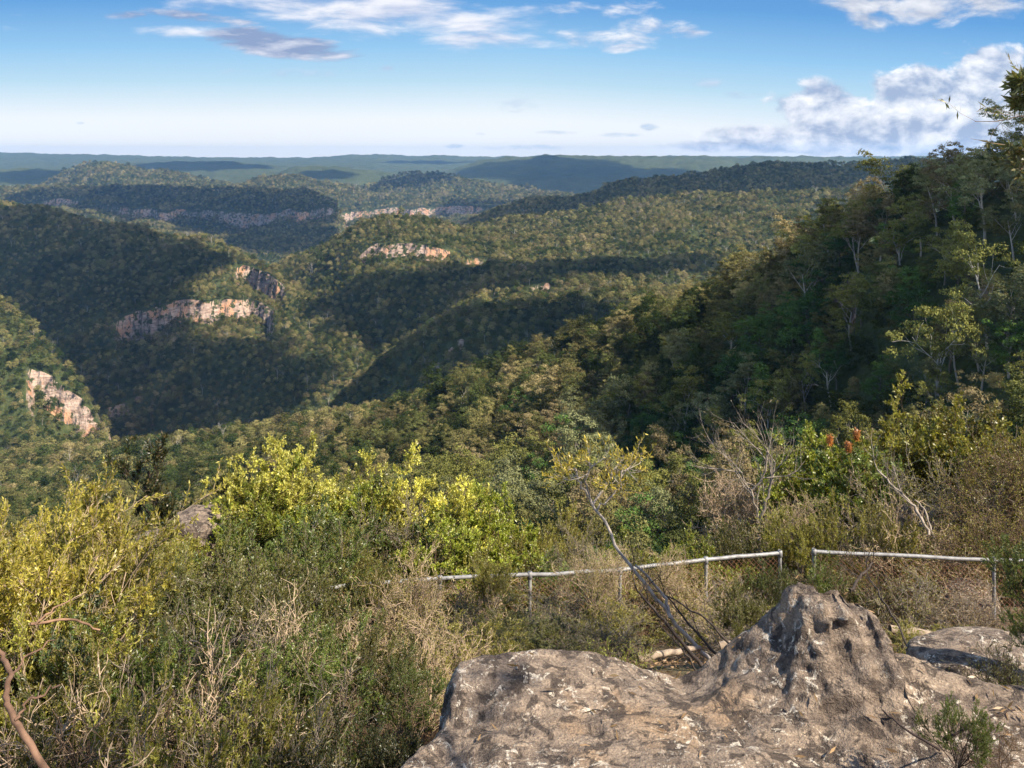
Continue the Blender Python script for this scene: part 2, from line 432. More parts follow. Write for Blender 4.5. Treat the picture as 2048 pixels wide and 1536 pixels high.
def clump_quads(rng, centres, radii, per, size, flat=.6, open_=0):
    C = np.repeat(centres, per, 0); Rr = np.repeat(radii, per)[:, None]
    n = len(C); v = rng.normal(0, 1, (n, 3)); v /= np.linalg.norm(v, axis=1)[:, None]
    v[:, 2] = np.where(v[:, 2] < -.35, -v[:, 2]*.6, v[:, 2])
    off = v*Rr*(rng.uniform(.55, 1.08, n)[:, None])*np.array([1, 1, flat])
    nrm = v*.9+rng.normal(0, open_ or .42, (n, 3)); nrm /= np.linalg.norm(nrm, axis=1)[:, None]
    a = np.cross(nrm, rng.normal(0, 1, (n, 3))); a /= np.linalg.norm(a, axis=1)[:, None]; b = np.cross(nrm, a)
    s = (size*rng.uniform(.6, 1.3, n))[:, None]
    p = C+off
    V = np.stack([p-a*s*.8, p-b*s*.35, p+a*s*.8, p+b*s*.35], 1).reshape(-1, 3)
    return V, np.arange(4*n).reshape(-1, 4)

def tree_meshes(seed, h=14, kind='gum', hi=True):
    rng = np.random.default_rng(seed)
    out = []; tips = []
    if kind == 'gum':
        P = dict(levels=4, seg=[5, 4, 3, 2], wob=[.07, .16, .2, .25], up=[.05, .12, .12, .1], nb=[(5, 7), (3, 4), (3, 4)], t0=[.42, .3, .3],
                 ang=[(30, 58), (25, 55), (25, 60)], len=[(.42, .62), (.45, .7), (.4, .7)], rr=[.5, .55, .55], taper=.4)
        grow(rng, np.zeros(3), np.array([rng.normal(0, .08), rng.normal(0, .08), 1]), h*.78, h*.019, 0, P, out, tips)
        flat, cr = .78, h*.082
    elif kind == 'cone':
        grow(rng, np.zeros(3), np.array([0, 0, 1.]), h*.95, h*.017, 0, dict(levels=2, seg=[8, 2], wob=[.02, .1], up=[.1, .15], nb=[(46, 52)], t0=[.2],
             ang=[(55, 80)], len=[(.1, .12)], rr=[.3], taper=.15), out, tips)
        nt_ = []
        for t in tips:
            f = 1-t[0][2]/(h*.97); v = t[-1]-t[0]; k = .35+2.6*f
            nt_.append(np.array([t[0], t[0]+v*k*.5, t[0]+v*k]))
        tips = nt_; flat, cr = .8, h*.075
    else:   # round dense
        P = dict(levels=4, seg=[4, 3, 3, 2], wob=[.06, .15, .2, .25], up=[.05, .1, .05, .05], nb=[(6, 8), (4, 5), (2, 3)], t0=[.25, .25, .3],
                 ang=[(35, 70), (30, 60), (25, 60)], len=[(.42, .6), (.45, .65), (.4, .7)], rr=[.5, .55, .55], taper=.4)
        grow(rng, np.zeros(3), np.array([rng.normal(0, .05), rng.normal(0, .05), 1]), h*.7, h*.02, 0, P, out, tips)
        flat, cr = .75, h*.09
    ends = np.array([t[-1] for t in tips])
    if not hi:
        k = 7; a = np.arange(k)*2.4; r = h*.22*np.sqrt(np.arange(k)/k)
        ends = np.stack([np.cos(a)*r, np.sin(a)*r, h*(.80-.035*np.arange(k))+rng.normal(0, h*.03, k)], 1)
        V, Q = clump_quads(rng, ends, h*.15*rng.uniform(.8, 1.25, k), 46, .62*h/14, .7, .28)
        V2, Q2 = clump_quads(rng, np.array([[0, 0, h*.5]]), np.array([h*.26]), 60, .9*h/14, 1.1, .3)
        return np.concatenate([V, V2]), np.concatenate([Q, Q2+len(V)])
    if len(ends) > 75: ends = ends[rng.permutation(len(ends))[:75]]
    V, Q = clump_quads(rng, ends, cr*rng.uniform(.6, 1.35, len(ends)), 84, .27*h/14, flat)
    lines = [l for l in out if l[1][0] > h*.0012]
    TV, TQ = tubes(lines, 5, .02)
    return (V, Q), (TV, TQ)

# ---------------------------------------------------------------- forest
TV = []      # near variants: (kind, crown mesh, trunk mesh)
for k, (kind, h) in enumerate([('gum', 14), ('gum', 14), ('gum', 14), ('gum', 14), ('round', 12), ('round', 12), ('round', 12), ('cone', 15)]):
    (a, b) = tree_meshes(100+k, h, kind)
    TV.append((kind, new_mesh('crown_'+kind, *a), new_mesh('trunk_'+kind, *b)))
    TV[-1][1].materials.append(M_CROWN); TV[-1][2].materials.append(M_BARK)
FAR = bpy.data.collections.new('forest_sources')
for k, kind in enumerate(['gum', 'gum', 'round', 'round', 'gum', 'round']):
    V, Q = tree_meshes(200+k, 13, kind, hi=False)
    me = new_mesh('tree_form', V, Q); me.materials.append(M_FOREST)
    FAR.objects.link(bpy.data.objects.new('tree_form_%d' % k, me))
FARHI = bpy.data.collections.new('forest_sources_near')
for k in range(8):
    kind, cm, tm = TV[k]
    me = cm.copy(); me.materials.clear(); me.materials.append(M_FOREST)
    FARHI.objects.link(bpy.data.objects.new('tree_form_near_%d' % k, me))

M_DEADWOOD, _n = mat('dead_wood'); finish(_n, _n.mix(_n.noise(_n.n('ShaderNodeNewGeometry').outputs['Position'], .4, 2), (.22, .19, .16), (.5, .46, .40)), .9)
for coll, k in ((FAR, 1), (FARHI, 2)):
    me = TV[k][2].copy(); me.materials.clear(); me.materials.append(M_DEADWOOD)
    coll.objects.link(bpy.data.objects.new('tree_form_z', me))
def scatter():
    """jittered points in rings whose spacing grows gently with distance"""
    P = []
    d = 62.0
    while d < 5200:
        sp = 5.7 if d < 700 else 6.2 if d < 1500 else 7.5 if d < 2600 else 7.5+(d-2600)*.0035
        n = int(1.5*d/sp)
        u = np.linspace(-.75, .75, n)+RNG.uniform(-.5, .5, n)*1.5/n
        dd = d+RNG.uniform(-.55, .55, n)*sp
        P.append(np.stack([u*dd, dd, np.full(n, sp)], 1)); d += sp*.95
    return np.concatenate(P)
S = scatter()
x, y, sp = S.T
z = terrain(x, y)
e = 2.0+.001*y
sl = np.hypot((terrain(x+e, y)-z)/e, (terrain(x, y+e)-z)/e, (terrain(x, y+e)-z)/e) if False else np.hypot((terrain(x+e, y)-z)/e, (terrain(x, y+e)-z)/e)
ci = np.clip(((x/y+.95)/1.9*(nx-1)).astype(int), 0, nx-1); ri = np.clip(np.searchsorted(dv, y-14), 0, ny-1)
vis = (z+17)/y > run[ri, ci]-.002
keep = vis & (sl < 1.6+RNG.normal(0, .15, len(z)))
# open patches and thin spots
keep &= (RNG.random(len(z)) < np.clip(1.05+.9*fbm(x, y, 35, 3, 63), .35, .97))
x, y, z, sp = x[keep], y[keep], z[keep], sp[keep]
hs = RNG.triangular(.55, .9, 1.4, len(x))*np.where(y < 380, 1.04, np.where(y < 700, 1.0, .95))*(sp/6.2)**.9
hs *= 1+.35*fbm(x, y, 60, 3, 61); hs *= np.where(RNG.random(len(x)) < .03, 1.35, 1.0)
print('trees', len(x))
# the individuals: those that show largest
cpx = x/y*F+CX; cpy = HZ-(z+9*hs)/y*F
inframe = (cpx > -10) & (cpx < 2058) & (cpy > 150) & (cpy < 1080) & (y > 95)
vis2 = (z+12*hs)/y > run[np.clip(np.searchsorted(dv, y-8), 0, ny-1), np.clip(((x/y+.95)/1.9*(nx-1)).astype(int), 0, nx-1)]
size = np.where(inframe & vis2, hs/y, 0)
order = np.argsort(-size)
NEAR_N = 300
ind = order[:NEAR_N]
isn = np.zeros(len(x), bool); isn[ind] = True
def forest_object(name, sel, coll, nform, label=None):
    xx, yy, zz, hh = x[sel], y[sel], z[sel], hs[sel]
    me = bpy.data.meshes.new(name); n = len(xx)
    me.vertices.add(n); me.vertices.foreach_set('co', np.stack([xx, yy, zz-.3], 1).astype(np.float32).ravel())
    a = me.attributes.new('idx', 'INT', 'POINT'); iv = RNG.integers(0, nform, n); iv[RNG.random(n) < .022] = nform; a.data.foreach_set('value', iv.astype(np.int32))
    a = me.attributes.new('rotv', 'FLOAT_VECTOR', 'POINT')
    a.data.foreach_set('vector', np.stack([RNG.normal(0, .05, n), RNG.normal(0, .05, n), RNG.uniform(0, 6.28, n)], 1).astype(np.float32).ravel())
    a = me.attributes.new('scl', 'FLOAT_VECTOR', 'POINT')
    w = hh*RNG.uniform(.85, 1.2, n)
    a.data.foreach_set('vector', np.stack([w, w, hh], 1).astype(np.float32).ravel())
    o = link(name, me, None, kind='stuff')
    ng = bpy.data.node_groups.new(name, 'GeometryNodeTree')
    ng.interface.new_socket('Geometry', in_out='INPUT', socket_type='NodeSocketGeometry')
    ng.interface.new_socket('Geometry', in_out='OUTPUT', socket_type='NodeSocketGeometry')
    N = ng.nodes; gi = N.new('NodeGroupInput'); go = N.new('NodeGroupOutput')
    c = N.new('GeometryNodeCollectionInfo'); c.inputs[0].default_value = coll; c.inputs[1].default_value = True; c.inputs[2].default_value = True
    iop = N.new('GeometryNodeInstanceOnPoints'); iop.inputs['Pick Instance'].default_value = True
    def attr(nm, ty):
        q = N.new('GeometryNodeInputNamedAttribute'); q.data_type = ty; q.inputs[0].default_value = nm; return q.outputs[0]
    lk = ng.links.new
    lk(gi.outputs[0], iop.inputs['Points']); lk(c.outputs[0], iop.inputs['Instance'])
    lk(attr('idx', 'INT'), iop.inputs['Instance Index'])
    e2r = N.new('FunctionNodeEulerToRotation'); lk(attr('rotv', 'FLOAT_VECTOR'), e2r.inputs[0]); lk(e2r.outputs[0], iop.inputs['Rotation'])
    lk(attr('scl', 'FLOAT_VECTOR'), iop.inputs['Scale'])
    lk(iop.outputs[0], go.inputs[0])
    md = o.modifiers.new('forest', 'NODES'); md.node_group = ng
    return o
forest_object('forest', (~isn) & (y >= 520), FAR, 6)
forest_object('near_forest', (~isn) & (y < 520), FARHI, 8)

PAL = {'olive': (.155, .155, .045), 'grey-green': (.145, .15, .070), 'dark green': (.042, .082, .026), 'bright green': (.080, .135, .034), 'brownish': (.17, .135, .070)}
names = {'gum': 'gum_tree', 'round': 'forest_tree', 'cone': 'conical_tree'}
def add_tree(vi, loc, rz, scl, colname, label, group, bark=(.22, .19, .16), tint=1.0):
    kind, cm, tm = TV[vi]
    r = bpy.data.objects.new(names[kind], None); COL.objects.link(r); r.empty_display_size = 1
    r.location = loc; r.rotation_euler = (0, 0, rz); r.scale = scl
    r['label'] = label; r['category'] = 'tree'
    if group: r['group'] = group
    c = link('crown', cm, parent=r); p = PAL[colname]; c.color = (p[0]*tint, p[1]*tint, p[2]*tint, 1)
    t = link('trunk', tm, parent=r); t.color = bark+(1,)
    return r
def band(v, names_, edges):
    return names_[int(np.searchsorted(edges, v))]
for i in ind:
    px, py = cpx[i], cpy[i]
    r_ = RNG.random()
    vi = int(RNG.integers(0, 4)) if r_ < .45 else int(RNG.integers(4, 7)) if r_ < .95 else 7
    kind = TV[vi][0]
    g = RNG.random()+.25*float(fbm(np.array([x[i]]), np.array([y[i]]), 60, 2, 91)[0])
    if kind == 'gum': cn = 'olive' if g < .45 else 'grey-green' if g < .75 else 'brownish'
    elif kind == 'round': cn = 'dark green' if g < .5 else 'bright green' if g < .72 else 'olive'
    else: cn = 'bright green'
    where = band(px, ['on the left foot of the hillside', 'on the lower middle hillside', 'on the mid hillside', 'on the right hillside', 'near the right edge'], [700, 1150, 1500, 1850])
    hgt = band(py, ['on the skyline', 'high up', 'halfway down', 'low'], [420, 600, 800])
    what = {'gum': 'open-crowned gum tree', 'round': 'dense round-crowned tree', 'cone': 'pointed cone-shaped tree'}[kind]
    big = 'large' if hs[i] > 1.05 else 'small' if hs[i] < .8 else 'mid-sized'
    s = float(hs[i])
    add_tree(vi, (x[i], y[i], z[i]-.3), RNG.uniform(0, 6.28), (s*RNG.uniform(.85, 1.2), s*RNG.uniform(.85, 1.2), s), cn,
             f'{big} {cn} {what} {hgt} {where}', f'{what}s on the near hillside', bark=(.34, .30, .26) if kind == 'gum' else (.12, .1, .08), tint=RNG.uniform(.75, 1.3))
for px, py, d, s, lab in [(1872, 690, 165, 1.25, 'tall gum tree with a crooked pale trunk leaning left on the right hillside'), (1975, 590, 170, 1.2, 'gum tree with pale forked limbs high on the right hillside near the edge'), (1480, 900, 190, .9, 'pale-limbed gum tree just above the bleached dead tree')]:
    xx = (px-CX)/F*d
    add_tree(1 if px < 1900 else 2, (xx, d, Z(xx, d)-.3), 1.0, (s, s, s*1.15), 'olive', lab, 'open-crowned gum trees on the near hillside', bark=(.55, .50, .44), tint=1.15)
# PART2
# ---------------------------------------------------------------- foreground rock
def worley(P, s, seed):
    """distance to the nearest jittered cell point in 3D"""
    q = P/s; c = np.floor(q).astype(np.int64); best = np.full(len(P), 9.)
    for dx in (-1, 0, 1):
        for dy in (-1, 0, 1):
            for dz in (-1, 0, 1):
                n = c+np.array([dx, dy, dz])
                h = [(_hash(n[:, 0]+n[:, 2]*57, n[:, 1]+n[:, 2]*131, seed+k)+1)/2 for k in range(3)]
                f = n+np.stack(h, 1)
                best = np.minimum(best, np.linalg.norm(f-q, axis=1))
    return best
YC = 5.5
SIL = np.array([(600,1700),(840,1560),(880,1420),(897,1350),(915,1335),(960,1325),(1050,1312),(1150,1308),(1230,1318),(1300,1345),(1360,1362),(1400,1342),(1450,1298),(1520,1242),(1560,1200),(1582,1172),(1598,1168),(1632,1170),(1645,1184),(1665,1176),(1695,1182),(1708,1200),(1728,1200),(1752,1212),(1764,1228),(1768,1290),(1800,1312),(1860,1338),(1900,1355),(2000,1375),(2100,1385),(2900,1400)], float)
sx = (SIL[:, 0]-CX)/F*YC; sz = -(SIL[:, 1]-HZ)/F*YC
def rock_z(x, y):
    u = x/y*YC                      # crest follows the sight lines only in plan
    yc = YC+.25*np.sin(x*1.3)+.1
    plate = -3.43-.02*(y-4.7)+.05*fbm(x, y*2.2, .7, 4, 51)-.03*np.maximum(x-1.2, 0)
    cz = np.interp(x*YC/yc, sx, sz)*yc/YC
    w = np.interp(x, [-.6, -.2, 0, .25, 1.0, 1.3, 1.9, 2.4, 3.2], [.3, .34, .55, .95, .9, .95, .95, 1.0, 1.0])
    t = np.clip((y-(yc-w))/w, 0, 1)
    pw = np.interp(x, [-.6, -.1, .2, 1.0, 1.5, 2.2, 3], [.5, .6, 1.0, 1.2, 1.25, 1.25, 1.0])
    s = (t*t*(3-2*t))**pw
    z = plate+(cz-plate)*s
    back = np.maximum(y-yc-.05, 0)
    z = z-1.5*back**1.25-.3*back
    xe = np.interp(y, [3.6, 4.2, 4.7, 5.0, 5.3, 6], [-1.1, -.88, -.66, -.46, -.34, -.26])+.05*fbm(x*0, y, .35, 3, 52)
    out = np.maximum(xe-x, 0)
    z = z-3.2*(np.sqrt(out**2+.12**2)-.12)-.9*np.minimum(out, .25)**2
    return z
gx = np.arange(-1.9, 6.2, .0165); gy = np.arange(3.3, 7.4, .0165)
GY2, GX2 = np.meshgrid(gy, gx, indexing='ij')
rz = rock_z(GX2, GY2)
P3 = np.stack([GX2, GY2, rz], -1)
nrm = np.cross(np.gradient(P3, axis=1), np.gradient(P3, axis=0)); nrm /= np.linalg.norm(nrm, axis=2)[..., None]
pk = np.exp(-(((GX2-1.95)/.75)**2+((GY2-5.35)/.6)**2))            # the knobbly pinnacle
mm = np.exp(-(((GX2+.3)/.45)**2+((GY2-5.0)/.5)**2))               # the left nose
flatP = P3.reshape(-1, 3)
wo = worley(flatP, .19, 3).reshape(rz.shape); wo2 = worley(flatP, .085, 9).reshape(rz.shape)
n1 = fbm3(flatP, .34, 5, 61).reshape(rz.shape); n2 = fbm3(flatP, .10, 4, 62).reshape(rz.shape)
bd = fbm3(flatP*np.array([.5, .7, 2.4]), .16, 3, 63).reshape(rz.shape)      # bedding
pit = sm(.25, .55, fbm3(flatP, .14, 3, 64).reshape(rz.shape))
disp = (.016+.018*sm(5.0, 5.4, GY2))*n1+.009*n2+.010*bd-.03*pit*(1-.75*pk)+pk*(.045*n1+.03*n2+.09*(.55-wo)*sm(1.5, 1.9, GX2)+.02*(.5-wo2)+.02*bd-.03)+mm*(.05*n1+.02*n2)
P3 = P3+nrm*disp[..., None]
# undercut the knobs at the head of the pinnacle
hd = np.exp(-(((GX2-2.15)/.32)**2))*sm(-3.1, -2.95, P3[..., 2])
P3[..., 1] -= .10*hd*(.6-wo)*2
keepz = P3[..., 2] > gz.min()-1
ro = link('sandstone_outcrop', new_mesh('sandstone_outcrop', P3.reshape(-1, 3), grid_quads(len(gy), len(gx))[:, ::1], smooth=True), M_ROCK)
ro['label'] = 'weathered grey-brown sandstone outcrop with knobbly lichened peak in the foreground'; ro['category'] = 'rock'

def boulder(name, c, r, seed, label, m=M_ROCK):
    V, Q = uvs(70, 40)
    n = .25*fbm(V[:, 0]*1.3+seed, V[:, 1]*1.3+V[:, 2], 1.0, 5, seed)+.10*(.5-worley(V*1.0+seed, .5, seed))
    V = V*(1+n)[:, None]
    V = np.sign(V)*np.abs(V)**.8*np.array(r)
    o = link(name, new_mesh(name, V, Q, smooth=True), m); o.location = c
    o['label'] = label; o['category'] = 'rock'
    return o
def uvs(nu, nv):
    th = np.linspace(0, 2*math.pi, nu+1)[:-1]; ph = np.linspace(-math.pi/2+.01, math.pi/2-.01, nv)
    T, Ph = np.meshgrid(th, ph)
    V = np.stack([np.cos(Ph)*np.cos(T), np.cos(Ph)*np.sin(T), np.sin(Ph)], -1).reshape(-1, 3)
    i = np.arange(nv-1)[:, None]*nu; j = np.arange(nu)[None, :]; j2 = (j+1) % nu
    return V, np.stack([i+j, i+j2, i+nu+j2, i+nu+j], -1).reshape(-1, 4)
boulder('sandstone_slab', at(2010, 1345, 7.7), (.85, .55, .24), 3, 'low grey sandstone slab behind the outcrop at the right edge')
boulder('boulder', at(400, 1105, 14.2), (.55, .6, .68), 5, 'grey-white boulder showing between the dark stems beyond the heath')
boulder('boulder', at(300, 1125, 13.9), (.42, .5, .5), 6, 'smaller pale boulder left of the grey-white one beyond the heath')
boulder('boulder', at(1940, 1215, 12.8), (.45, .4, .35), 8, 'pinkish weathered boulder among bare twigs behind the right fence panel')
boulder('boulder', at(1850, 1060, 15.5), (.75, .5, .45), 9, 'dark grey rock among the brush above the right fence rail')

# ---------------------------------------------------------------- fence
RAILZ = -5.77
RP = [(2150,1124),(1988,1120),(1628,1103),(1560,1106),(1412,1119),(1240,1140),(1060,1149),(880,1157),(700,1170),(480,1202),(300,1236),(150,1275),(30,1370),(-70,1450)]
rail = []
for px, py in RP:
    d = -RAILZ*F/(py-HZ); rail.append(np.array([(px-CX)/F*d, d, RAILZ]))
fence = bpy.data.objects.new('safety_fence', None); COL.objects.link(fence)
fence.location = (rail[2][0], rail[2][1], Z(rail[2][0], rail[2][1]))
fence['label'] = 'grey pipe-railed chain-link safety fence along the cliff edge'; fence['category'] = 'fence'
def fpart(name, lines, sides, m):
    V, Q = tubes(lines, sides); V = V-np.array(fence.location)
    return link(name, new_mesh(name, V, Q, smooth=sides > 4), m, fence)
def sub(a, b, n): return [a+(b-a)*t for t in np.linspace(0, 1, n)]
for k in range(len(rail)-1):
    pts = np.array(sub(rail[k], rail[k+1], 6)); pts[1:-1, 2] += RNG.normal(0, .006, 4)
    if k == 2: continue
    fpart('top_rail', [(pts, np.full(6, .026))], 10, M_GALV)
for k, p in enumerate(rail):
    zb = Z(p[0], p[1])-.1
    pts = np.array(sub(np.array([p[0], p[1], zb]), p+np.array([0, 0, .045 if k in (1, 2, 3) else .0]), 4))
    fpart('post', [(pts, np.full(4, .024))], 10, M_GALV)
    fpart('bracket', [(np.array([p-[0, 0, .055], p-[0, 0, .05], p-[0, 0, .0], p+[0, 0, .034], p+[0, 0, .038]]), np.array([.02, .034, .034, .032, .01]))], 10, M_GALV)
for k in range(len(rail)-1):
    lines = []
    if k == 2: continue
    a, b = rail[k]-[0, 0, .03], rail[k+1]-[0, 0, .03]; Lr = np.linalg.norm(b-a); u = (b-a)/Lr; Hf = .98; s = .075
    for sgn in (1, -1):
        for q in np.arange(-Hf, Lr+Hf, s):
            q0, q1 = q, q+sgn*Hf; t0, t1 = 0., 1.
            lo, hi = 0, Lr
            if sgn > 0: t0 = max(0, (lo-q)/Hf); t1 = min(1, (hi-q)/Hf)
            else: t0 = max(0, (q-hi)/Hf); t1 = min(1, (q-lo)/Hf)
            if t1-t0 < .02: continue
            p0 = a+u*(q+sgn*Hf*t0)-np.array([0, 0, Hf*t0]); p1 = a+u*(q+sgn*Hf*t1)-np.array([0, 0, Hf*t1])
            lines.append((np.array([p0, p1]), np.full(2, .0032)))
    fpart('wire_mesh', lines, 3, M_RUST)


# ---------------------------------------------------------------- shrubs
def shrub_meshes(kind, seed):
    rng = np.random.default_rng(seed); out = []; tips = []; legs = []
    cfg = {
        #        stems, spread, P, per, leaf length, width, leaf spread
        'heath':  (12, .85, dict(levels=4, seg=[5, 4, 3, 3], wob=[.16, .2, .2, .14], up=[.06, .08, .10, .16], nb=[(5, 6), (4, 5), (4, 5)], t0=[.3, .3, .25], ang=[(22, 48), (22, 45), (18, 40)], len=[(.34, .5), (.42, .62), (.45, .7)], rr=[.5, .55, .55]), 32, .036, .010, .6),
        'broad':  (10, .9, dict(levels=4, seg=[5, 3, 3, 2], wob=[.16, .2, .2, .2], up=[.04, .06, .08, .12], nb=[(6, 7), (4, 5), (4, 5)], t0=[.3, .3, .3], ang=[(25, 55), (25, 50), (20, 50)], len=[(.34, .5), (.4, .6), (.4, .6)], rr=[.5, .55, .55]), 22, .052, .021, .85),
        'twiggy': (12, .95, dict(levels=4, seg=[7, 6, 5, 3], wob=[.22, .3, .3, .26], up=[.02, .05, .06, .10], nb=[(5, 6), (4, 5), (4, 5)], t0=[.22, .25, .25], ang=[(22, 50), (25, 55), (25, 55)], len=[(.40, .6), (.42, .65), (.45, .75)], rr=[.62, .62, .62]), 8, .038, .012, .7),
        'dead':   (11, 1.1, dict(levels=4, seg=[6, 6, 5, 3], wob=[.22, .32, .32, .26], up=[.0, .02, .03, .05], nb=[(5, 6), (4, 5), (4, 6)], t0=[.2, .25, .25], ang=[(25, 55), (25, 60), (25, 60)], len=[(.45, .65), (.42, .65), (.45, .75)], rr=[.6, .6, .6]), 6, .022, .006, .9),
        'fern':   (16, .9, dict(levels=2, seg=[6, 2], wob=[.04, .05], up=[-.04, 0], nb=[(22, 26)], t0=[.15], ang=[(55, 75)], len=[(.14, .22)], rr=[.4]), 9, .03, .009, .5),
        'upright': (2, .16, dict(levels=4, seg=[7, 4, 3, 2], wob=[.10, .16, .18, .15], up=[.12, .15, .15, .15], nb=[(9, 11), (4, 5), (4, 5)], t0=[.3, .4, .3], ang=[(30, 60), (25, 50), (20, 45)], len=[(.2, .36), (.4, .55), (.35, .55)], rr=[.45, .5, .55]), 26, .04, .010, .6),
    }
    n, spread, P, per, ll, lw, ls = cfg[kind]
    for k in range(n):
        a = k*2.4+rng.uniform(-.4, .4); r = spread*math.sqrt((k+.5)/n)
        d = unit(np.array([math.cos(a)*r*1.25, math.sin(a)*r*1.25, 1.0]))
        p = np.array([math.cos(a)*r*.12, math.sin(a)*r*.12, -.08])
        grow(rng, p, d, (1.15 if kind != 'fern' else .8)*rng.uniform(.75, 1.1), {'heath': .015, 'broad': .018, 'twiggy': .017, 'dead': .016, 'fern': .006, 'upright': .03}[kind], 0, P, out, tips)
    nmain = [i for i, l in enumerate(out) if l[1][0] >= max(q[1][0] for q in out)*.7][:6]
    for i in nmain:
        b = out[i][0][0]; a = rng.uniform(0, 6.28); q = np.array([b, b+[.05*math.cos(a), .05*math.sin(a), -.7], b+[.16*math.cos(a), .16*math.sin(a), -1.5], b+[.12*math.cos(a), .2*math.sin(a), -3.2]])
        legs.append((q, np.full(4, out[i][1][0])))
    out = out+legs
    A = tubes(out, 4 if kind in ('twiggy', 'dead') else 3, .0036 if kind in ('twiggy', 'dead') else .0018)
    B_ = tip_leaves(rng, tips, per, ll, lw, ls)
    allv = np.concatenate([A[0], B_[0]]); top = np.percentile(allv[:, 2], 99.93); wid = np.percentile(np.hypot(allv[:, 0], allv[:, 1]), 96)*2
    s = new_mesh('stems_'+kind, *A); l = new_mesh('foliage_'+kind, *B_)
    s.materials.append(M_BARK); l.materials.append(M_LEAF)
    return s, l, top, wid
SH = {k: [shrub_meshes(k, 400+10*i+j) for j in range(n)] for i, (k, n) in enumerate([('heath', 3), ('broad', 3), ('twiggy', 3), ('dead', 2), ('fern', 1), ('upright', 2)])}
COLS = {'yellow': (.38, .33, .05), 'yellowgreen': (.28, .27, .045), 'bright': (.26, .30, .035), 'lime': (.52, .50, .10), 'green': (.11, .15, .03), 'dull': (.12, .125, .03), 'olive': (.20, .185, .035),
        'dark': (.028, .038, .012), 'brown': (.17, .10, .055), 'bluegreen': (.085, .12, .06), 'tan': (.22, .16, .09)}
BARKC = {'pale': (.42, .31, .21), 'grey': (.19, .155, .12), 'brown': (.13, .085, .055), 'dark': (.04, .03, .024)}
SNAME = {'heath': 'heath_shrub', 'broad': 'leafy_shrub', 'twiggy': 'twiggy_shrub', 'dead': 'dead_shrub', 'fern': 'fern', 'upright': 'small_tree'}
GRP = {'heath': 'fine-leaved heath shrubs of the foreground', 'broad': 'bright leafy shrubs of the foreground', 'twiggy': 'twiggy half-bare shrubs of the foreground', 'dead': 'dead brown shrubs of the foreground', 'fern': 'ferns of the foreground', 'upright': 'small trees at the cliff edge'}
def shrub(kind, px, top, d, w, col, bark, label, vary=.32, lean=(0, 0), cat='shrub'):
    var = SH[kind][random.randrange(len(SH[kind]))]; s, l, h, wd = var
    x_ = (px-CX)/F*d; zg = Z(x_, d); zt = -(top-HZ)/F*d
    if rock_z(np.array([x_]), np.array([d]))[0] > zg and x_ > -1 and 3.4 < d < 7: zg = float(rock_z(np.array([x_]), np.array([d]))[0])-.03
    H = max(zt-zg, .25); Wd = w/F*d
    r = bpy.data.objects.new(SNAME[kind], None); COL.objects.link(r); r.empty_display_size = .3
    r.location = (x_, d, zg); r.rotation_euler = (lean[0], lean[1], random.uniform(0, 6.28)); sxy = max(Wd*1.22/wd, .5*H/h); sz = min(H/h, sxy*1.12); off = max(H/sz-h, 0); r.scale = (sxy, sxy, sz)
    r['label'] = label; r['category'] = cat
    if GRP.get(kind): r['group'] = GRP[kind]
    f = random.uniform(1-vary, 1+vary)
    o = link('foliage', l, parent=r); o.location = (0, 0, off); c = COLS[col]; o.color = (c[0]*f, c[1]*f, c[2]*f, 1)
    o = link('stems', s, parent=r); o.location = (0, 0, off); o.color = BARKC[bark]+(1,)
    return r
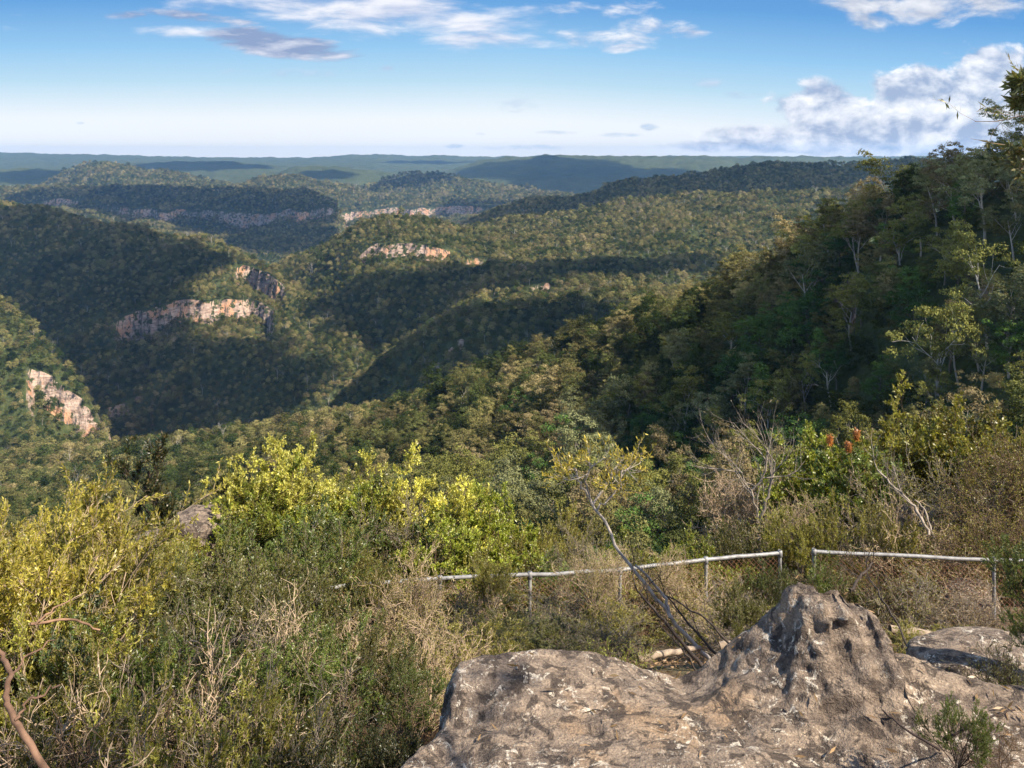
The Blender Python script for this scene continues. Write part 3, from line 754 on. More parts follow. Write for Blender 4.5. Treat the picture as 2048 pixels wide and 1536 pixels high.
SL = [
 # ---- left foreground
 ('heath', 5, 965, 6.4, 150, 'yellow', 'pale', 'tall golden-tipped heath shrub at the left edge'),
 ('heath', 40, 1075, 7.2, 190, 'yellow', 'pale', 'golden heath shrub just right of the tall one at the left edge'),
 ('heath', 135, 1010, 9.6, 200, 'yellow', 'pale', 'rounded golden heath shrub with spiky tips behind the brown dead bush'),
 ('heath', 225, 1050, 10, 130, 'yellowgreen', 'pale', 'small yellow-green heath shrub left of the pale boulder'),
 ('heath', 20, 1160, 6.0, 180, 'yellowgreen', 'pale', 'yellow-green heath shrub under the golden shrubs at the left edge'),
 ('dead', 190, 1120, 8.0, 170, 'brown', 'brown', 'pinkish-brown dead bush among golden heath at the left'),
 ('heath', 130, 1215, 6.2, 230, 'bluegreen', 'pale', 'grey-green heath shrub around the leaning metal rail at lower left'),
 ('heath', 300, 1150, 7.2, 280, 'dull', 'grey', 'dull olive heath shrub right of the brown dead bush'),
 ('heath', 430, 1085, 8.6, 330, 'dull', 'grey', 'broad dull olive heath shrub below the grey-white boulder'),
 ('heath', 590, 1025, 11.0, 330, 'green', 'grey', 'large dark green heath shrub below the bright leafy crowns'),
 ('heath', 690, 1060, 12.3, 220, 'olive', 'grey', 'olive heath shrub left of the pale half-bare shrub'),
 ('heath', 520, 1140, 7.6, 260, 'dull', 'grey', 'dark olive heath shrub at the centre of the left thicket'),
 ('twiggy', 400, 1200, 6.4, 330, 'dull', 'grey', 'grey tangle of bare twigs under the dull olive heath'),
 ('twiggy', 560, 1195, 6.7, 300, 'dull', 'pale', 'pale branching shrub with long curved stems in the left thicket'),
 ('twiggy', 690, 1200, 8.0, 280, 'olive', 'pale', 'dense pale twiggy shrub below the left end of the fence rail'),
 ('heath', 620, 1260, 6.3, 170, 'green', 'grey', 'small green heath shrub between pale bare stems'),
 ('heath', 250, 1260, 5.9, 230, 'green', 'grey', 'green heath shrub above the tangled twigs at lower left'),
 ('twiggy', 300, 1350, 5.2, 360, 'olive', 'pale', 'low tangle of pale twigs at the bottom left'),
 ('twiggy', 500, 1340, 5.3, 330, 'dull', 'grey', 'low tangle of grey twigs at the bottom, left of the outcrop'),
 ('twiggy', 130, 1400, 4.7, 260, 'tan', 'pale', 'low tan twiggy shrub in the bottom left corner'),
 ('heath', 345, 1385, 4.9, 110, 'yellowgreen', 'pale', 'small yellow-green sprig standing in the twigs at the bottom left'),
 ('heath', 120, 1330, 5.5, 160, 'olive', 'pale', 'olive sprays of heath beside the curved reddish stem'),
 ('dead', 740, 1370, 6.0, 200, 'brown', 'brown', 'brown dead bush in shade left of the outcrop'),
 ('dead', 60, 1450, 4.6, 220, 'brown', 'brown', 'brown dead twigs at the foot of the curved reddish stem'),
 ('heath', 830, 1320, 6.4, 130, 'green', 'grey', 'narrow green shrub against the left face of the outcrop'),
 ('heath', 720, 1250, 7.0, 180, 'dull', 'grey', 'dull heath shrub behind the brown dead bush in shade'),
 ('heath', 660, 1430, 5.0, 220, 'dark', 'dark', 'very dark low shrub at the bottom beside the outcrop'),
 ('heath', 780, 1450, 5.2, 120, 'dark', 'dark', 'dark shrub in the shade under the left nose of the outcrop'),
 ('twiggy', 620, 1420, 4.9, 200, 'olive', 'grey', 'sparse twiggy shrub at the bottom centre-left'),
 ('twiggy', 860, 1230, 7.6, 220, 'olive', 'pale', 'pale forked shrub rising left of the rounded rock mound'),
 # ---- middle, about the fence
 ('twiggy', 830, 1080, 9.6, 170, 'yellow', 'pale', 'pale half-bare shrub with golden tips crossing the fence rail'),
 ('twiggy', 800, 1195, 9.0, 220, 'olive', 'pale', 'pale twiggy shrub below the golden-tipped one'),
 ('broad', 550, 868, 15.0, 190, 'lime', 'brown', 'tallest lime-yellow leafy shrub, sunlit, left of centre'),
 ('broad', 640, 925, 14.6, 220, 'bright', 'brown', 'bright green leafy shrub right of the tallest lime one'),
 ('broad', 500, 960, 14.2, 170, 'bright', 'brown', 'bright green leafy shrub on the left flank of the tallest lime one'),
 ('broad', 700, 918, 15.6, 90, 'lime', 'brown', 'small pale lime crown between the two leafy masses'),
 ('broad', 840, 908, 15.2, 210, 'lime', 'brown', 'lime-tipped leafy shrub at the centre of the photo'),
 ('broad', 760, 975, 14.3, 230, 'green', 'brown', 'deep green leafy shrub in front of the lime-tipped one'),
 ('broad', 960, 965, 15.0, 190, 'bright', 'brown', 'bright leafy shrub right of the lime-tipped central one'),
 ('broad', 900, 1040, 13.4, 240, 'bright', 'brown', 'leafy shrub just beyond the fence rail at the centre'),
 ('broad', 1020, 1075, 13.2, 190, 'yellowgreen', 'brown', 'yellow-green leafy shrub beyond the rail, left of the leaning trunk'),
 ('broad', 640, 1010, 13.2, 230, 'green', 'brown', 'green leafy shrub between the left thicket and the lime crowns'),
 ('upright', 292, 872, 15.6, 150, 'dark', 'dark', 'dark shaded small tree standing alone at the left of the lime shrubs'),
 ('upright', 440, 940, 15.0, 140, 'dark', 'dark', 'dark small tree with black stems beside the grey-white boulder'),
 ('broad', 350, 1050, 13.4, 110, 'yellowgreen', 'brown', 'small yellow-green bush in front of the grey-white boulder'),
 ('twiggy', 1160, 1040, 13.4, 170, 'olive', 'grey', 'olive twiggy shrub behind the forked top of the leaning trunk'),
 ('broad', 1290, 1070, 13.8, 170, 'bright', 'brown', 'fresh green low bush beyond the rail right of the leaning trunk'),
 ('broad', 1390, 1068, 13.4, 150, 'bright', 'brown', 'light green bush over the rail near the rusty mesh'),
 ('heath', 1480, 1040, 14.2, 170, 'dull', 'grey', 'dull green heath bush behind the gap between the fence posts'),
 ('twiggy', 1240, 1110, 12.8, 190, 'olive', 'pale', 'twiggy olive shrub over the rail behind the leaning trunk'),
 ('twiggy', 980, 1185, 10.8, 250, 'olive', 'pale', 'twiggy shrub under the rail left of centre'),
 ('twiggy', 1120, 1190, 10.9, 250, 'dull', 'grey', 'shaded twiggy shrub under the rail at the centre'),
 ('heath', 1060, 1235, 9.4, 200, 'dull', 'grey', 'low dull heath behind the rounded rock mound'),
 ('heath', 940, 1240, 8.6, 210, 'olive', 'grey', 'olive heath bush behind the left shoulder of the rock mound'),
 ('twiggy', 1200, 1215, 9.4, 190, 'olive', 'grey', 'brushy twigs behind the right shoulder of the rock mound'),
 ('fern', 1250, 1275, 8.2, 130, 'bright', 'brown', 'bright green fern behind the rock mound'),
 ('twiggy', 1400, 1140, 11.4, 190, 'yellowgreen', 'pale', 'half-bare shrub with yellow-green leaves at the fence post'),
 ('dead', 1460, 1190, 10.2, 240, 'tan', 'grey', 'grey heap of dead branches left of the rock peak'),
 ('heath', 1490, 1180, 9.6, 120, 'dull', 'grey', 'dull green sprig beside the left flank of the rock peak'),
 ('twiggy', 1190, 1085, 10.9, 110, 'yellowgreen', 'pale', 'sparse pale twigs crossing the rail left of the leaning tree'),
 ('heath', 985, 1105, 10.9, 110, 'olive', 'grey', 'small olive heath sprig crossing the rail at the centre'),
 ('twiggy', 1335, 1085, 11.4, 100, 'olive', 'pale', 'sparse twigs crossing the rail right of the leaning tree'),
 ('heath', 760, 1120, 10.8, 120, 'olive', 'grey', 'small olive heath sprig crossing the left end of the rail'),
 # ---- right
 ('broad', 1640, 850, 17.5, 170, 'bright', 'brown', 'bright green shrub carrying orange flower spikes'),
 ('broad', 1740, 890, 16.5, 150, 'green', 'brown', 'green shrub right of the orange-flowered one'),
 ('broad', 1890, 775, 17.5, 140, 'yellowgreen', 'brown', 'tall yellow-green shrub against the dark slope at the right'),
 ('broad', 1985, 790, 17.0, 140, 'olive', 'brown', 'tall olive shrub beside the yellow-green one at the right'),
 ('twiggy', 2020, 850, 14.6, 200, 'olive', 'brown', 'tall brown twiggy shrub at the right edge above the rail'),
 ('twiggy', 1890, 900, 15.0, 240, 'olive', 'grey', 'tall grey twiggy shrub behind the right fence panel'),
 ('twiggy', 1740, 945, 15.2, 260, 'tan', 'grey', 'twiggy shrub with brown leaves below the orange flowers'),
 ('twiggy', 1600, 965, 15.0, 150, 'yellowgreen', 'pale', 'yellowish half-bare shrub above the fence corner'),
 ('heath', 1715, 1000, 13.6, 230, 'olive', 'grey', 'domed olive heath bush over the middle of the right rail'),
 ('heath', 1600, 1025, 13.8, 130, 'yellowgreen', 'grey', 'yellow-green heath bush above the fence corner'),
 ('twiggy', 1850, 1020, 13.4, 230, 'olive', 'pale', 'pale twiggy shrub over the right rail'),
 ('twiggy', 1985, 980, 13.4, 210, 'olive', 'brown', 'brown twiggy shrub above the right fence post'),
 ('twiggy', 1530, 930, 18.0, 130, 'tan', 'pale', 'bare grey branching shrub above the gap in the fence'),
 ('twiggy', 1700, 1120, 11.5, 190, 'dull', 'brown', 'shaded twiggy shrub under the right rail behind the rock peak'),
 ('twiggy', 1830, 1150, 11.2, 240, 'olive', 'grey', 'grey twiggy shrub under the middle of the right rail'),
 ('twiggy', 1935, 1175, 10.8, 190, 'tan', 'grey', 'twiggy shrub left of the right fence post'),
 ('heath', 1660, 1125, 11.8, 130, 'green', 'grey', 'green heath bush between the fence posts behind the rock peak'),
 ('heath', 1540, 1120, 11.9, 100, 'green', 'grey', 'small green heath bush at the left fence post of the corner'),
 ('heath', 1830, 1262, 9.0, 150, 'olive', 'grey', 'low olive ground bush right of the rock peak'),
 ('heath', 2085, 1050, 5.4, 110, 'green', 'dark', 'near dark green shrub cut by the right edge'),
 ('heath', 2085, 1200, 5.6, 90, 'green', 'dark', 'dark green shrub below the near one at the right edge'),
 ('twiggy', 2010, 1270, 6.4, 130, 'dull', 'dark', 'dark twigs in front of the grey slab at the right edge'),
 ('heath', 1915, 1405, 4.5, 75, 'green', 'dark', 'small green tuft growing on the rock at the lower right'),
 ('dead', 1990, 1440, 4.5, 150, 'tan', 'brown', 'dead twigs on the rock in the bottom right corner'),
]
SR = {a[-1]: shrub(*a) for a in SL}
# filler heath: keeps the ledge covered
fill = [(760,1010,13.8),(560,1090,12.2),(1120,1120,12.9),(330,1110,11.5),(1350,1120,12.6),(1560,1010,16),(1780,1040,14.4),(1960,1050,14.4),(1080,1020,16),(1200,1090,15),(1660,930,18.5),(1830,860,19),(1980,890,18.5),(410,1030,15.4),(170,1120,11.5),(80,1100,10.5),(1440,1100,15),(980,1060,15.4),(700,1000,15.8), (560,970,16.4)]
for px_, top_, d_ in [(q[0]+random.uniform(-90, 90), q[1]+random.uniform(30, 110), max(q[2]+random.uniform(-.6, .8), 4.4)) for q in [(a[1], a[2], a[3]) for a in SL if a[1] < 1560 and a[3] < 13 and a[0] in ('heath', 'twiggy')]]:
    x_ = (px_-CX)/F*d_
    if x_ > -1.3 and d_ < 7.3: continue
    if 620 < px_ < 1350 and d_ < 11.6: top_ = max(top_, 1225)
    if random.random() < .6: fill.append((px_, top_, d_))
for k, (px, top, d) in enumerate(fill):
    kind = 'heath' if k % 3 else 'twiggy'
    r = shrub(kind, px, top, d, 210, ('olive', 'dull', 'green', 'yellowgreen')[k % 4], 'grey', f'muted {kind} shrub filling the thicket behind its neighbours')

# ---------------------------------------------------------------- single plants built by hand
def plant(name, label, cat, base, lines, leafspec=None, bark=(.2, .16, .13), leafcol=(.2, .2, .05), sides=6, parts=('trunk', 'foliage')):
    r = bpy.data.objects.new(name, None); COL.objects.link(r); r.location = base; r['label'] = label; r['category'] = cat
    V, Q = tubes(lines, sides); V = V-np.array(base)
    o = link(parts[0], new_mesh(parts[0], V, Q, smooth=True), M_BARK, r); o.color = tuple(bark)+(1,)
    if leafspec is not None:
        V, Q = leafspec; o = link(parts[1], new_mesh(parts[1], V-np.array(base), Q), M_LEAF, r); o.color = tuple(leafcol)+(1,)
    return r
def pl(pts, r0, r1, n=5, wob=.01):
    """smooth-ish polyline through photo points (px, py, d)"""
    P = np.array([np.array(at(*p)) for p in pts]); t = np.linspace(0, len(P)-1, (len(P)-1)*n+1)
    Q = np.stack([np.interp(t, range(len(P)), P[:, k]) for k in range(3)], 1)
    Q[1:-1] = (Q[:-2]+2*Q[1:-1]+Q[2:])/4; Q[1:-1] += RNG.normal(0, wob, Q[1:-1].shape)
    return Q, np.linspace(r0, r1, len(Q))
TW = dict(levels=3, seg=[4, 3, 3], wob=[.14, .18, .18], up=[.12, .15, .15], nb=[(4, 5), (3, 4)], t0=[.25, .25], ang=[(22, 48), (22, 48)], len=[(.45, .7), (.45, .7)], rr=[.6, .6], taper=.4)
lines = [pl([(1425,1325,8.9),(1370,1270,8.95),(1300,1180,9.1),(1235,1100,9.3),(1215,1050,9.4),(1185,1010,9.5)], .022, .014, wob=.006)]
lines.append(pl([(1340,1235,9.0),(1330,1190,9.1),(1270,1130,9.2)], .02, .012))
tips = []; rg = np.random.default_rng(5)
fk = [pl([(1185,1010,9.5),(1165,975,9.5),(1150,935,9.5)], .016, .010), pl([(1185,1010,9.5),(1215,970,9.6),(1225,940,9.6)], .014, .009), pl([(1185,1010,9.5),(1170,960,9.4),(1190,925,9.3)], .012, .008), pl([(1195,1020,9.5),(1230,985,9.6),(1250,930,9.7)], .012, .007)]
lines += fk
for ln in fk:
    for q in range(4):
        i = len(ln[0])-1-q; p = ln[0][i]; d = unit(ln[0][i]-ln[0][i-1]+rg.normal(0, .35, 3))
        grow(rg, p, d, rg.uniform(.2, .34), .007, 0, TW, lines, tips)
plant('leaning_tree', 'thin leaning grey-stemmed tree with a forked golden-green top before the dark gully', 'tree', at(1425, 1325, 8.9), lines, tip_leaves(rg, tips, 6, .055, .014, .6), (.40, .34, .28), (.45, .36, .05))
# dark bare trunks beside it
for k, (pts, r0, lab) in enumerate([
    ([(1410,1340,8.6),(1340,1255,8.8),(1285,1195,9.0),(1270,1170,9.0)], .032, 'dark bare leaning trunk, second from the leaning tree'),
    ([(1440,1320,8.7),(1390,1260,8.9),(1330,1190,9.1)], .024, 'dark leaning trunk close to the left flank of the rock peak'),
    ([(1470,1300,8.8),(1420,1245,9.0),(1330,1185,9.4),(1290,1180,9.6)], .020, 'dark thin trunk bending over toward the rail left of the rock peak'),
    ([(1395,1345,8.3),(1365,1300,8.4),(1320,1250,8.6)], .018, 'short dark stick leaning behind the saddle of the rock'),
    ([(1890,1345,8.0),(1820,1300,8.3),(1790,1240,8.6),(1760,1190,8.9),(1735,1150,9.2)], .022, 'dark crooked trunk leaning left behind the right shoulder of the rock'),
    ([(1700,1180,9.6),(1725,1150,9.8),(1745,1125,10)], .03, 'stout grey stump-like stem behind the rock peak')]):
    r0 *= .62; ls_ = [pl(pts, r0, r0*.5, wob=.008)]; tp = []
    for q in range(3): grow(rg, ls_[0][0][-1-q*3], unit(rg.normal(0, .6, 3)+np.array([-.4, 0, .8])), .35, r0*.35, 0, TW, ls_, tp)
    plant('bare_leaning_tree', lab, 'dead tree', at(*pts[0]), ls_, None, (.055, .042, .035))['group'] = 'dark bare trunks around the rock peak'
# pale bare stems above the right rail
ls_ = [pl([(1858,1070,13.3),(1835,1020,13.5),(1800,985,13.7),(1755,940,14)], .026, .014, wob=.01), pl([(1868,1075,13.3),(1850,1020,13.5),(1830,1000,13.6)], .018, .010)]; tp = []
for q in range(5): grow(rg, ls_[0][0][-1-q*2], unit(rg.normal(0, .5, 3)+np.array([-.2, 0, .8])), .5, .009, 0, TW, ls_, tp)
plant('dead_tree', 'pale bleached stem leaning left above the right fence rail', 'dead tree', at(1858, 1070, 13.3), ls_, None, (.30, .25, .20))
ls_ = [pl([(1515,1120,16),(1520,1040,16),(1500,985,16),(1470,930,16)], .028, .012, wob=.02), pl([(1520,1040,16),(1540,980,16),(1550,925,16)], .03, .014, wob=.015), pl([(1500,985,16),(1530,950,16),(1535,900,16)], .02, .01)]; tp = []
for l0 in list(ls_):
    for q in range(5): grow(rg, l0[0][-1-q*2], unit(rg.normal(0, .6, 3)+np.array([0, 0, .7])), .9, .012, 0, TW, ls_, tp)
plant('dead_tree', 'bleached dead tree with bare forking limbs above the gap in the fence', 'dead tree', at(1515, 1120, 16), ls_, tip_leaves(rg, tp, .8, .06, .02, .8), (.25, .21, .17), (.16, .12, .05))
# reddish curved stem at the left edge
ls_ = [pl([(95,1545,3.9),(35,1450,3.95),(8,1400,4.0),(22,1350,4.05),(5,1310,4.1),(-30,1280,4.1)], .017, .011, wob=.003), pl([(30,1440,3.95),(60,1400,4.0),(120,1370,4.1)], .008, .004), pl([(20,1350,4.05),(60,1310,4.2),(110,1280,4.4)], .006, .003)]
plant('crooked_tree', 'smooth reddish-brown crooked little tree stem at the lower left edge', 'dead tree', at(95, 1545, 3.9), ls_, None, (.17, .10, .065))
ls_ = [pl([(60,1248,5.4),(140,1235,5.6),(200,1260,5.7)], .010, .006, wob=.004), pl([(70,1250,5.4),(110,1215,5.5),(140,1200,5.6)], .008, .004, wob=.004)]
plant('bare_twig', 'arched brown twig across the grey-green heath at left', 'twig', at(60, 1248, 5.4), ls_, None, (.22, .13, .08))
# orange flower spikes on the far right shrub
for k, (px, py) in enumerate([(1713, 868), (1697, 893), (1723, 935), (1660, 880)]):
    a = np.array(at(px, py, 16.6)); n = 7
    pts = np.array([a+np.array([0, 0, t*.20-.10]) for t in np.linspace(0, 1, n)]); rr = np.array([.025, .05, .055, .055, .052, .045, .015])*(1 if k < 3 else .7)
    V, Q = tubes([(pts, rr)], 10); V = V+RNG.normal(0, .006, V.shape)
    bl = leaves(RNG, pts[RNG.integers(0, n-1, 260)]+RNG.normal(0, .015, (260, 3)), RNG.normal(0, 1, (260, 3))*[1, 1, .25], .075, .012)
    fr = SR['bright green shrub carrying orange flower spikes']
    Mi = np.array(Matrix.LocRotScale(fr.location, fr.rotation_euler, fr.scale).inverted())
    VV = np.concatenate([V, bl[0]]); VV = VV@Mi[:3, :3].T+Mi[:3, 3]
    o = link('flower_spike', new_mesh('flower_spike', VV, np.concatenate([Q, bl[1]+len(V)])), M_LEAF, fr); o.color = (.50, .20, .05, 1)
# fallen logs
for pts, r0, lab in [([(1780,1258,9.6),(1860,1268,9.6),(1945,1272,9.7)], .045, 'long fallen log lying behind the right shoulder of the rock'),
                     ([(1275,1318,8.4),(1340,1306,8.6),(1400,1296,8.9)], .035, 'pale fallen log on brown litter behind the rock saddle'),
                     ([(1440,1292,9.0),(1500,1282,9.0)], .04, 'short pale broken log at the left foot of the rock peak')]:
    V, Q = tubes([pl(pts, r0, r0*.7, wob=.006)], 9); o = link('fallen_log', new_mesh('fallen_log', V, Q, smooth=True), M_BARK); o.color = (.30, .23, .17, 1); o['label'] = lab; o['category'] = 'log'; o['group'] = 'fallen logs on the ledge'
ls_ = [pl([(1880,1500,4.4),(1800,1450,4.5),(1765,1420,4.6)], .007, .004, wob=.003)]
plant('bare_twig', 'dark thin twig lying on the sandy rock at lower right', 'twig', at(1880, 1500, 4.4), ls_, None, (.05, .035, .03))
ls_ = [pl([(1890,1480,4.5),(1960,1440,4.6),(2030,1420,4.7)], .008, .004, wob=.003)]
plant('bare_twig', 'dark forked twig beside the green tuft on the rock', 'twig', at(1890, 1480, 4.5), ls_, None, (.05, .035, .03))
# leaf litter
n = 26000; lx = RNG.uniform(-6, 7, n); ly = RNG.uniform(3.4, 15, n)
lz = np.maximum(terrain(lx, ly)+.05*fbm(lx, ly, .5, 3, 77), -99)
rk = rock_z(lx, ly); onr = (lx > -.3) & (ly > 3.6) & (ly < 7) & (rk > lz)
kp = ~onr | ((RNG.random(n) < .10+.5*(lx > 2.9)) & (ly < 6)); lx, ly, lz, rk, onr = lx[kp], ly[kp], lz[kp], rk[kp], onr[kp]
lz = np.where(onr, rk+.012, lz+.012)
dd = RNG.normal(0, 1, (len(lx), 3)); dd[:, 2] *= .2
V, Q = leaves(RNG, np.stack([lx, ly, lz], 1), dd, .075, .016)
o = link('leaf_litter', new_mesh('leaf_litter', V, Q), M_LEAF, kind='stuff'); o.color = (.30, .19, .10, 1)

# ---------------------------------------------------------------- gum tree at the right edge, and the ones beside the lookout that shade it
def near_gum(label, base, lines, leafd, col=(.12, .13, .045), bark=(.35, .24, .17)):
    r = plant('gum_tree', label, 'tree', base, lines, leafd, bark, col, sides=8, parts=('trunk', 'crown')); return r
GP = dict(levels=3, seg=[5, 4, 3], wob=[.12, .18, .2], up=[.02, .0, -.08], nb=[(5, 6), (4, 5)], t0=[.3, .3], ang=[(22, 50), (25, 55)], len=[(.5, .7), (.45, .7)], rr=[.6, .6], taper=.4)
bx, by = 5.5, 6.6; bz = Z(bx, by)-.1
ls_ = [(np.array([[bx, by, bz], [bx+.05, by, bz+1.6], [bx-.1, by+.1, bz+3.2], [bx-.05, by+.1, bz+4.6], [bx-.2, by, bz+5.8], [bx-.1, by, bz+6.8]]), np.array([.13, .115, .10, .085, .06, .03]))]
tp = []
ls_.append(pl([(2300,420,6.6),(2180,300,6.5),(2090,215,6.4),(2062,185,6.4)], .03, .009, wob=.01))
for i, dr in ((-1, (-.6, 0, .5)), (-3, (-.8, .1, .35)), (-5, (-.6, -.2, .7)), (-2, (-.5, 0, -.2))):
    grow(rg, ls_[1][0][i]+np.array([.07, 0, 0]), unit(np.array(dr)), .15, .009, 0, GP, ls_, tp)
ls_.append(pl([(2300,520,6.6),(2160,380,6.5),(2090,300,6.5),(2062,262,6.5)], .04, .012, wob=.01))
for i, dr in ((-1, (-.3, 0, .9)), (-3, (-.5, .1, -.2)), (-4, (-.5, .1, .5))):
    grow(rg, ls_[-1][0][i] if False else pl([(2160,380,6.5),(2062,262,6.5)], .01, .01)[0][i], unit(np.array(dr)), .24, .009, 0, GP, ls_, tp)
for q in range(9):
    grow(rg, ls_[0][0][3+q % 3], unit(np.array([rg.uniform(-.1, 1), rg.normal(0, .8), .6])), 1.5, .03, 0, GP, ls_, tp)
near_gum('near gum tree leaning its leafy branches in at the upper right edge', (bx, by, bz), ls_, tip_leaves(rg, tp, 9, .085, .02, .8, fwd=.7))
for k, (gx_, gy_, hh_, lab) in enumerate([(5.0, 1.6, 9.2, 'gum tree standing right of the lookout, shading the heath')]):
    base = (gx_, gy_, Z(gx_, gy_)-.1); ls_ = []; tp = []
    P = dict(levels=5, seg=[6, 5, 4, 3, 3], wob=[.06, .14, .18, .2, .2], up=[.05, .1, .08, .0, -.05], nb=[(6, 7), (3, 4), (3, 4), (3, 4)], t0=[.48, .35, .3, .3], ang=[(30, 60), (25, 55), (25, 60), (25, 60)], len=[(.38, .55), (.45, .65), (.4, .6), (.4, .6)], rr=[.5, .55, .6, .6], taper=.4)
    grow(rg, np.array(base), unit(np.array([-.12, .05, 1])), hh_*.75, .14, 0, P, ls_, tp)
    near_gum(lab, base, ls_, tip_leaves(rg, tp, 14, .12, .03, .9, fwd=.6))
HAZE = .00004; EXPO = 1.1; SKYK = .5; SKY_STR = .12; TESTNC = False; SKYLOW = .49
# ---------------------------------------------------------------- clouds added out of view to cast shade on the hills
def shadow_cloud_material():
    m, nt = mat('cloud')  # for the added shadow casters; rims thin out to soften their shadow edges
    geo = nt.n('ShaderNodeNewGeometry')
    lw = nt.n('ShaderNodeLayerWeight', {'Blend': .5}).outputs['Facing']
    n = nt.noise(geo.outputs['Position'], .006, 4, .6)
    a = nt.step(nt.math('ADD', lw, nt.math('MULTIPLY', nt.math('SUBTRACT', n, .5), .7)), .8, .2)
    a = nt.math('MULTIPLY', a, .74)
    d = nt.n('ShaderNodeBsdfDiffuse', {'Color': (.9, .9, .92, 1)})
    t = nt.n('ShaderNodeBsdfTranslucent', {'Color': (.9, .9, .92, 1)})
    dd = nt.n('ShaderNodeMixShader', {0: .35, 1: d.outputs[0], 2: t.outputs[0]})
    tr = nt.n('ShaderNodeBsdfTransparent')
    nt.n('ShaderNodeOutputMaterial', {'Surface': nt.n('ShaderNodeMixShader', {0: a, 1: tr.outputs[0], 2: dd.outputs[0]}).outputs[0]})
    return m
M_SHADOW_CLOUD = shadow_cloud_material()
def uvsphere(nu, nv):
    th = np.linspace(0, 2*math.pi, nu+1)[:-1]; ph = np.linspace(-math.pi/2+.02, math.pi/2-.02, nv)
    T, Ph = np.meshgrid(th, ph)
    V = np.stack([np.cos(Ph)*np.cos(T), np.cos(Ph)*np.sin(T), np.sin(Ph)], -1).reshape(-1, 3)
    i = np.arange(nv-1)[:, None]*nu; j = np.arange(nu)[None, :]; j2 = (j+1) % nu
    return V, np.stack([i+j, i+j2, i+nu+j2, i+nu+j], -1).reshape(-1, 4)
SV, SQ = uvsphere(40, 20)
# shaded ground: photo column, row, half width in m, half depth in m
SHADE = SHADE0 = [
    (60, 480, 300, 260), (200, 550, 250, 190), (320, 545, 130, 110), (180, 650, 180, 110), (330, 760, 190, 110), (420, 820, 160, 90), (240, 720, 130, 110),
    (590, 478, 300, 200), (500, 470, 380, 260), (330, 425, 500, 300), (540, 405, 420, 200), (150, 400, 500, 300), (400, 385, 600, 260), (80, 350, 900, 500),
    (830, 600, 140, 70), (920, 545, 110, 50), (700, 600, 80, 50), (1000, 545, 150, 45), (1180, 530, 160, 40), (1350, 520, 160, 40), (1020, 640, 130, 40), (1180, 640, 130, 45), (850, 700, 130, 70), (760, 740, 110, 60),
    (1250, 360, 1100, 700), (1500, 340, 900, 600), (1100, 330, 900, 700), (830, 360, 300, 200), (640, 345, 350, 200), (950, 425, 260, 150),
    (1900, 405, 48, 30),
    (400, 330, 900, 500), (850, 325, 900, 300),
]
if TESTNC: SHADE = SHADE[-2:]
CV = []; CQ = []; nb = 0
dvf = np.geomspace(60, 12500, 3000)
for k, (px, py, rx, ry) in enumerate(SHADE):
    zz = terrain((px-CX)/F*dvf, dvf)+8
    sl_ = HZ-zz/dvf*F
    hit = np.where(sl_ <= py)[0]
    d = dvf[hit[0]] if len(hit) else 9000.
    p = np.array([(px-CX)/F*d, d, -(py-HZ)/F*d])
    H = 300+.36*d+.2*ry*3
    t = (H-p[2])/SUN[2]; c = p+SUN*t
    V = SV.copy()
    q = 1+.28*fbm(SV[:, 0]*3+k*7, SV[:, 1]*3+SV[:, 2]*2, 1.0, 4, 300+k)
    V = V*q[:, None]*np.array([rx*.8, ry*.8/math.sin(SUN_EL)*.75+20, .3*min(rx, ry)])
    CV.append(V+c); CQ.append(SQ+nb); nb += len(V)
link('shadow_clouds', new_mesh('shadow_clouds', np.concatenate(CV), np.concatenate(CQ), smooth=True), M_SHADOW_CLOUD, kind='structure')  # unseen bodies, each set sunward of the ground it is to shade

# ---------------------------------------------------------------- haze
def box(name, lo, hi):
    V = np.array([[a, b, c] for c in (lo[2], hi[2]) for b in (lo[1], hi[1]) for a in (lo[0], hi[0])])
    return new_mesh(name, V, np.array([[0, 2, 3, 1], [4, 5, 7, 6], [0, 1, 5, 4], [2, 6, 7, 3], [0, 4, 6, 2], [1, 3, 7, 5]]))
m, nt = mat('haze')
v = nt.n('ShaderNodeVolumePrincipled', {'Color': (.32, .58, 1.0, 1), 'Density': HAZE, 'Anisotropy': .2})
nt.n('ShaderNodeOutputMaterial', {'Volume': v.outputs[0]})
if HAZE > 0: link('haze', box('haze', (-12800, -45, float(Zg.min())-5), (12800, 13050, 95)), m, kind='stuff')

# ---------------------------------------------------------------- sun, sky, camera
sl_ = bpy.data.lights.new('sun', 'SUN'); sl_.energy = 5.0; sl_.angle = math.radians(.5); sl_.color = (1, .90, .74)
so = bpy.data.objects.new('sun', sl_); COL.objects.link(so)
so.rotation_euler = Vector(SUN.tolist()).to_track_quat('Z', 'Y').to_euler()
w = bpy.data.worlds.new('World'); scene.world = w; w.use_nodes = True
nt = NT(w.node_tree)
tc = nt.n('ShaderNodeTexCoord').outputs['Generated']
sep = nt.n('ShaderNodeSeparateXYZ', {0: tc}); X, Y, Zs = sep.outputs
zz = nt.math('MAXIMUM', Zs, .0)
z2 = nt.math('ADD', nt.math('MULTIPLY', zz, nt.math('MAXIMUM', nt.math('ADD', 1.6, nt.math('MULTIPLY', X, 2.0)), .8)), .012)
vec = nt.n('ShaderNodeCombineXYZ', {0: X, 1: Y, 2: z2}).outputs[0]
vec = nt.n('ShaderNodeVectorMath', {0: vec}, operation='NORMALIZE').outputs[0]
sky = nt.n('ShaderNodeTexSky', {'Vector': vec}, sky_type='NISHITA', sun_disc=False, sun_elevation=SUN_EL, sun_rotation=SUN_AZ, altitude=600, air_density=1.0, dust_density=.5, ozone_density=2.0).outputs[0]
yy = nt.math('MAXIMUM', Y, .05)
